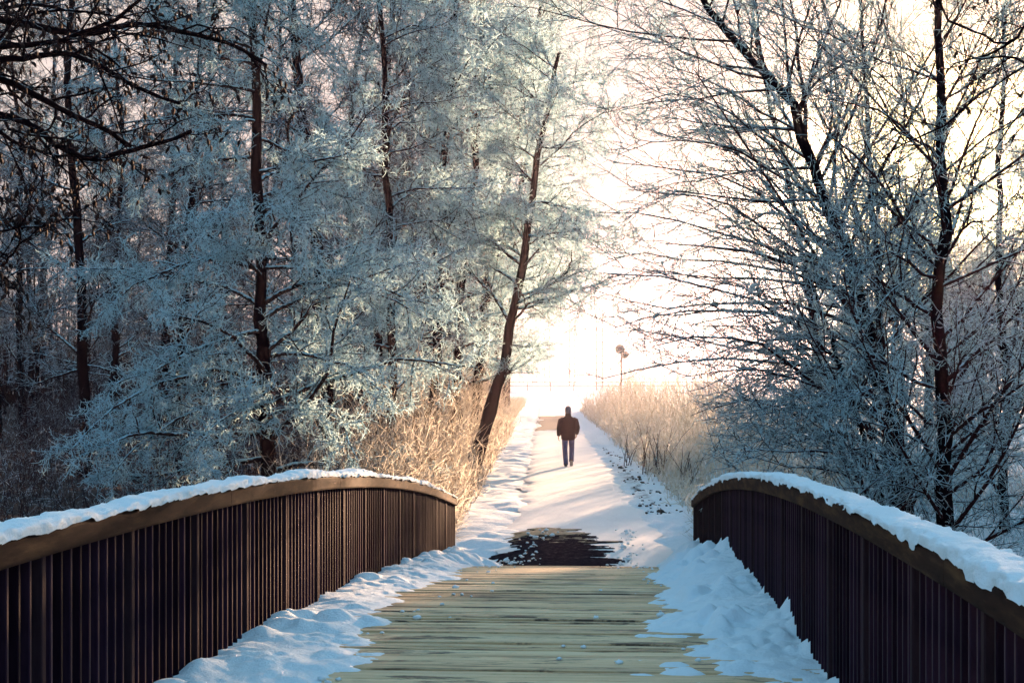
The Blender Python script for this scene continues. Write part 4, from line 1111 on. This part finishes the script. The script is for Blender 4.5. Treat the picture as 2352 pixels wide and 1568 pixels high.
def walker():
    px = 1305; d = 44.2
    x = d * (px - CX) / F_PX
    z = float(path_z(x, d, .3)) + .002
    root = tag(empty('person', (x, d, z)), 'person in dark jacket, blue jeans and grey beanie walking away along the snowy path', 'person')
    skin = surf_mat('skin', [(.3, (.45, .26, .19)), (.7, (.55, .34, .25))], scale=20, rough=.6, bump=0)
    jack = surf_mat('jacket_cloth', [(.3, (.005, .003, .006)), (.7, (.011, .007, .012))], spec=0, scale=12, rough=.9, bump=.4, bump_scale=14, bump_dist=.012)
    jean = surf_mat('denim', [(.3, (.022, .034, .09)), (.6, (.05, .072, .16)), (.85, (.11, .15, .27))], spec=0, scale=7, rough=.85, bump=.4, bump_scale=18, bump_dist=.008)
    wool = surf_mat('beanie_wool', [(.3, (.09, .085, .11)), (.7, (.16, .15, .18))], scale=40, rough=.95, bump=.5, bump_scale=80, bump_dist=.004)
    shoe = surf_mat('shoe_leather', [(.3, (.02, .016, .016)), (.7, (.045, .035, .035))], scale=10, rough=.6, bump=0)
    sole = surf_mat('shoe_sole', [(.3, (.22, .21, .20)), (.7, (.36, .34, .32))], scale=10, rough=.7, bump=0)
    # joints: x right, y away from the camera, z up
    hipL, kneL, ankL = (-.095, 0, .90), (-.098, -.02, .49), (-.075, -.16, .085)
    hipR, kneR, ankR = (.095, 0, .90), (.112, .16, .52), (.098, .06, .165)
    shL, elL, wrL = (-.205, 0, 1.42), (-.275, -.04, 1.15), (-.285, .03, .90)
    shR, elR, wrR = (.205, 0, 1.42), (.285, .01, 1.15), (.262, .13, .96)
    # body
    bm = bmesh.new()
    loft(bm, [(0, 0, .84), (0, 0, .95), (0, 0, 1.10), (0, .01, 1.28), (0, 0, 1.42), (0, 0, 1.47)], [(.15, .10), (.165, .115), (.15, .10), (.17, .115), (.17, .10), (.07, .06)])
    loft(bm, [(0, 0, 1.42), (0, .01, 1.50), (0, .03, 1.58)], [.065, .055, .055])
    ball(bm, (0, .035, 1.665), (.076, .096, .115))
    ball(bm, (0, .075, 1.60), (.056, .055, .055))
    loft(bm, [(0, .115, 1.675), (0, .142, 1.645), (0, .128, 1.632)], [.010, .016, .012])           # nose
    loft(bm, [(-.022, .122, 1.595), (0, .130, 1.597), (.022, .122, 1.595)], [.006, .009, .006], axis=(0, 0, 1))   # lips
    for sx in (-1, 1):
        ball(bm, (sx * .080, .03, 1.655), (.012, .02, .032))                                           # ears
        ball(bm, (sx * .030, .118, 1.683), (.015, .010, .008))                                         # eyelids
    for hp, kn, an in ((hipL, kneL, ankL), (hipR, kneR, ankR)):
        mid = tuple((Vector(hp) * .5 + Vector(kn) * .5)); m2 = tuple(Vector(kn) * .6 + Vector(an) * .4 + Vector((0, -.015, 0)))
        loft(bm, [hp, mid, kn, m2, an], [.088, .075, .055, .056, .038])
        f = Vector(an)
        drop = .05 if an is ankL else .02
        toe = Vector((0, .17, -.035)) if an is ankL else Vector((0, .13, -.125))
        loft(bm, [f + Vector((0, -.04, -.02)), f + toe * .5, f + toe], [(.036, .038), (.042, .032), (.030, .018)])
    for sh, el, wr in ((shL, elL, wrL), (shR, elR, wrR)):
        m = tuple(Vector(sh) * .5 + Vector(el) * .5)
        loft(bm, [sh, m, el, wr], [.058, .05, .042, .028])
    # hands: palm, four fingers of different length and a thumb
    for wr, el, sx in ((wrL, elL, -1), (wrR, elR, 1)):
        w = Vector(wr); dn = (w - Vector(el)).normalized()
        side = Vector((0, 1, 0)) - dn * dn.y; side.normalize()                     # thumb side faces forward
        pal = dn.cross(side) * sx
        inn = Vector((-sx, 0, 0)); inn = (inn - dn * inn.dot(dn) - side * inn.dot(side)).normalized()
        loft(bm, [w - dn * .01, w + dn * .04, w + dn * .088], [(.028, .019), (.042, .018), (.040, .015)], axis=tuple(side))
        for k, ln in enumerate((.072, .080, .074, .058)):
            b = w + dn * .085 + side * (.031 - k * .0205)
            p1 = b + dn * ln * .42 + inn * ln * .10; p2 = p1 + dn * ln * .30 + inn * ln * .20; p3 = p2 + dn * ln * .18 + inn * ln * .24
            loft(bm, [b - dn * .01, p1, p2, p3], [.0092, .0088, .008, .0065], sides=8)
        b = w + dn * .028 + side * .034
        loft(bm, [b - side * .01, b + dn * .025 + side * .022 + inn * .008, b + dn * .052 + side * .026 + inn * .020], [.013, .0105, .008], sides=8)
    merged('body', bm, skin, root, .0055, 2)
    for sx in (-1, 1):
        bm = bmesh.new(); ball(bm, (sx * .030, .1245, 1.680), (.008, .006, .0045)); bm_obj('eye', bm, shoe, root, True)
    # jacket
    bm = bmesh.new()
    loft(bm, [(0, 0, .80), (0, -.005, .83), (0, 0, .95), (0, 0, 1.10), (0, .005, 1.27), (0, 0, 1.39), (0, 0, 1.455), (0, .008, 1.50), (0, .012, 1.575)],
         [(.198, .145), (.210, .155), (.215, .160), (.218, .160), (.228, .160), (.222, .142), (.150, .105), (.090, .086), (.088, .086)], sides=20)
    for sh, el, wr in ((shL, elL, wrL), (shR, elR, wrR)):
        sv, ev, wv = Vector(sh), Vector(el), Vector(wr)
        loft(bm, [sv + Vector((-.10 if sh[0] > 0 else .10, 0, -.03)), sv + Vector((-.03 if sh[0] > 0 else .03, 0, -.035)), sv * .8 + ev * .2, sv * .5 + ev * .5, ev, ev * .45 + wv * .55, wv * .97 + ev * .03], [.070, .082, .084, .080, .072, .064, .052])
    merged('jacket', bm, jack, root, .009, 4)
    # trousers
    bm = bmesh.new()
    loft(bm, [(0, 0, .80), (0, 0, .86), (0, 0, .97)], [(.160, .125), (.178, .138), (.170, .13)], sides=18)
    for hp, kn, an in ((hipL, kneL, ankL), (hipR, kneR, ankR)):
        h, k, a = Vector(hp), Vector(kn), Vector(an)
        loft(bm, [h + Vector((0, 0, .0)), h * .6 + k * .4, k + Vector((0, 0, .03)), k * .55 + a * .45 + Vector((0, -.012, 0)), a + Vector((0, -.005, .03)), a + Vector((0, 0, -.035))],
             [(.098, .105), (.092, .095), (.078, .082), (.074, .078), (.072, .078), (.070, .080)])
    merged('trousers', bm, jean, root, .009, 3)
    # beanie
    bm = bmesh.new()
    ball(bm, (0, .025, 1.705), (.092, .112, .100)); loft(bm, [(0, .0, 1.575), (0, .008, 1.62), (0, .018, 1.67), (0, .022, 1.72)], [(.082, .082), (.092, .098), (.096, .112), (.092, .112)], sides=20)
    merged('beanie', bm, wool, root, .008, 4)
    # shoes
    for an, planted in ((ankL, True), (ankR, False)):
        a = Vector(an)
        pit = 0 if planted else math.radians(-38)
        R = Matrix.Rotation(pit, 4, 'X'); M_ = Matrix.Translation(a) @ R
        so = empty('shoe', (0, 0, 0)); bpy.data.objects.remove(so)
        bm = bmesh.new()
        pts = [(0, -.085, -.035), (0, -.03, -.025), (0, .05, -.035), (0, .13, -.048), (0, .19, -.058)]
        loft(bm, [M_ @ Vector(p) for p in pts], [(.040, .042), (.046, .055), (.050, .042), (.050, .030), (.032, .016)], axis=(1, 0, 0))
        up = merged('shoe', bm, shoe, root, .007, 2)
        bm = bmesh.new()
        v = [(sx * w, yy, zz) for zz in (-.083, -.066) for (sx, w, yy) in ((-1, .036, -.10), (1, .036, -.10), (1, .050, .06), (1, .046, .15), (1, .02, .205), (-1, .02, .205), (-1, .046, .15), (-1, .050, .06))]
        vs = [bm.verts.new(M_ @ Vector(c)) for c in v]
        bm.faces.new(vs[:8][::-1]); bm.faces.new(vs[8:])
        for k in range(8): bm.faces.new((vs[k], vs[(k + 1) % 8], vs[8 + (k + 1) % 8], vs[8 + k]))
        s_ = bm_obj('sole', bm, sole, up)
walker()

# ------------------------------------------------------------------ cold morning haze
def haze():
    bm = bmesh.new(); box_bm(bm, -320, 320, -45, 620, -4.5, 30)
    m, nt, n, l = new_mat('haze')
    out = N(n, 'ShaderNodeOutputMaterial'); v = N(n, 'ShaderNodeVolumePrincipled')
    v.inputs['Color'].default_value = (.88, .75, .98, 1); v.inputs['Density'].default_value = HAZE; v.inputs['Anisotropy'].default_value = .86
    l.new(v.outputs[0], out.inputs['Volume'])
    o = bm_obj('haze', bm, m)
    tag(o, kind='stuff')
HAZE = .00026
haze()
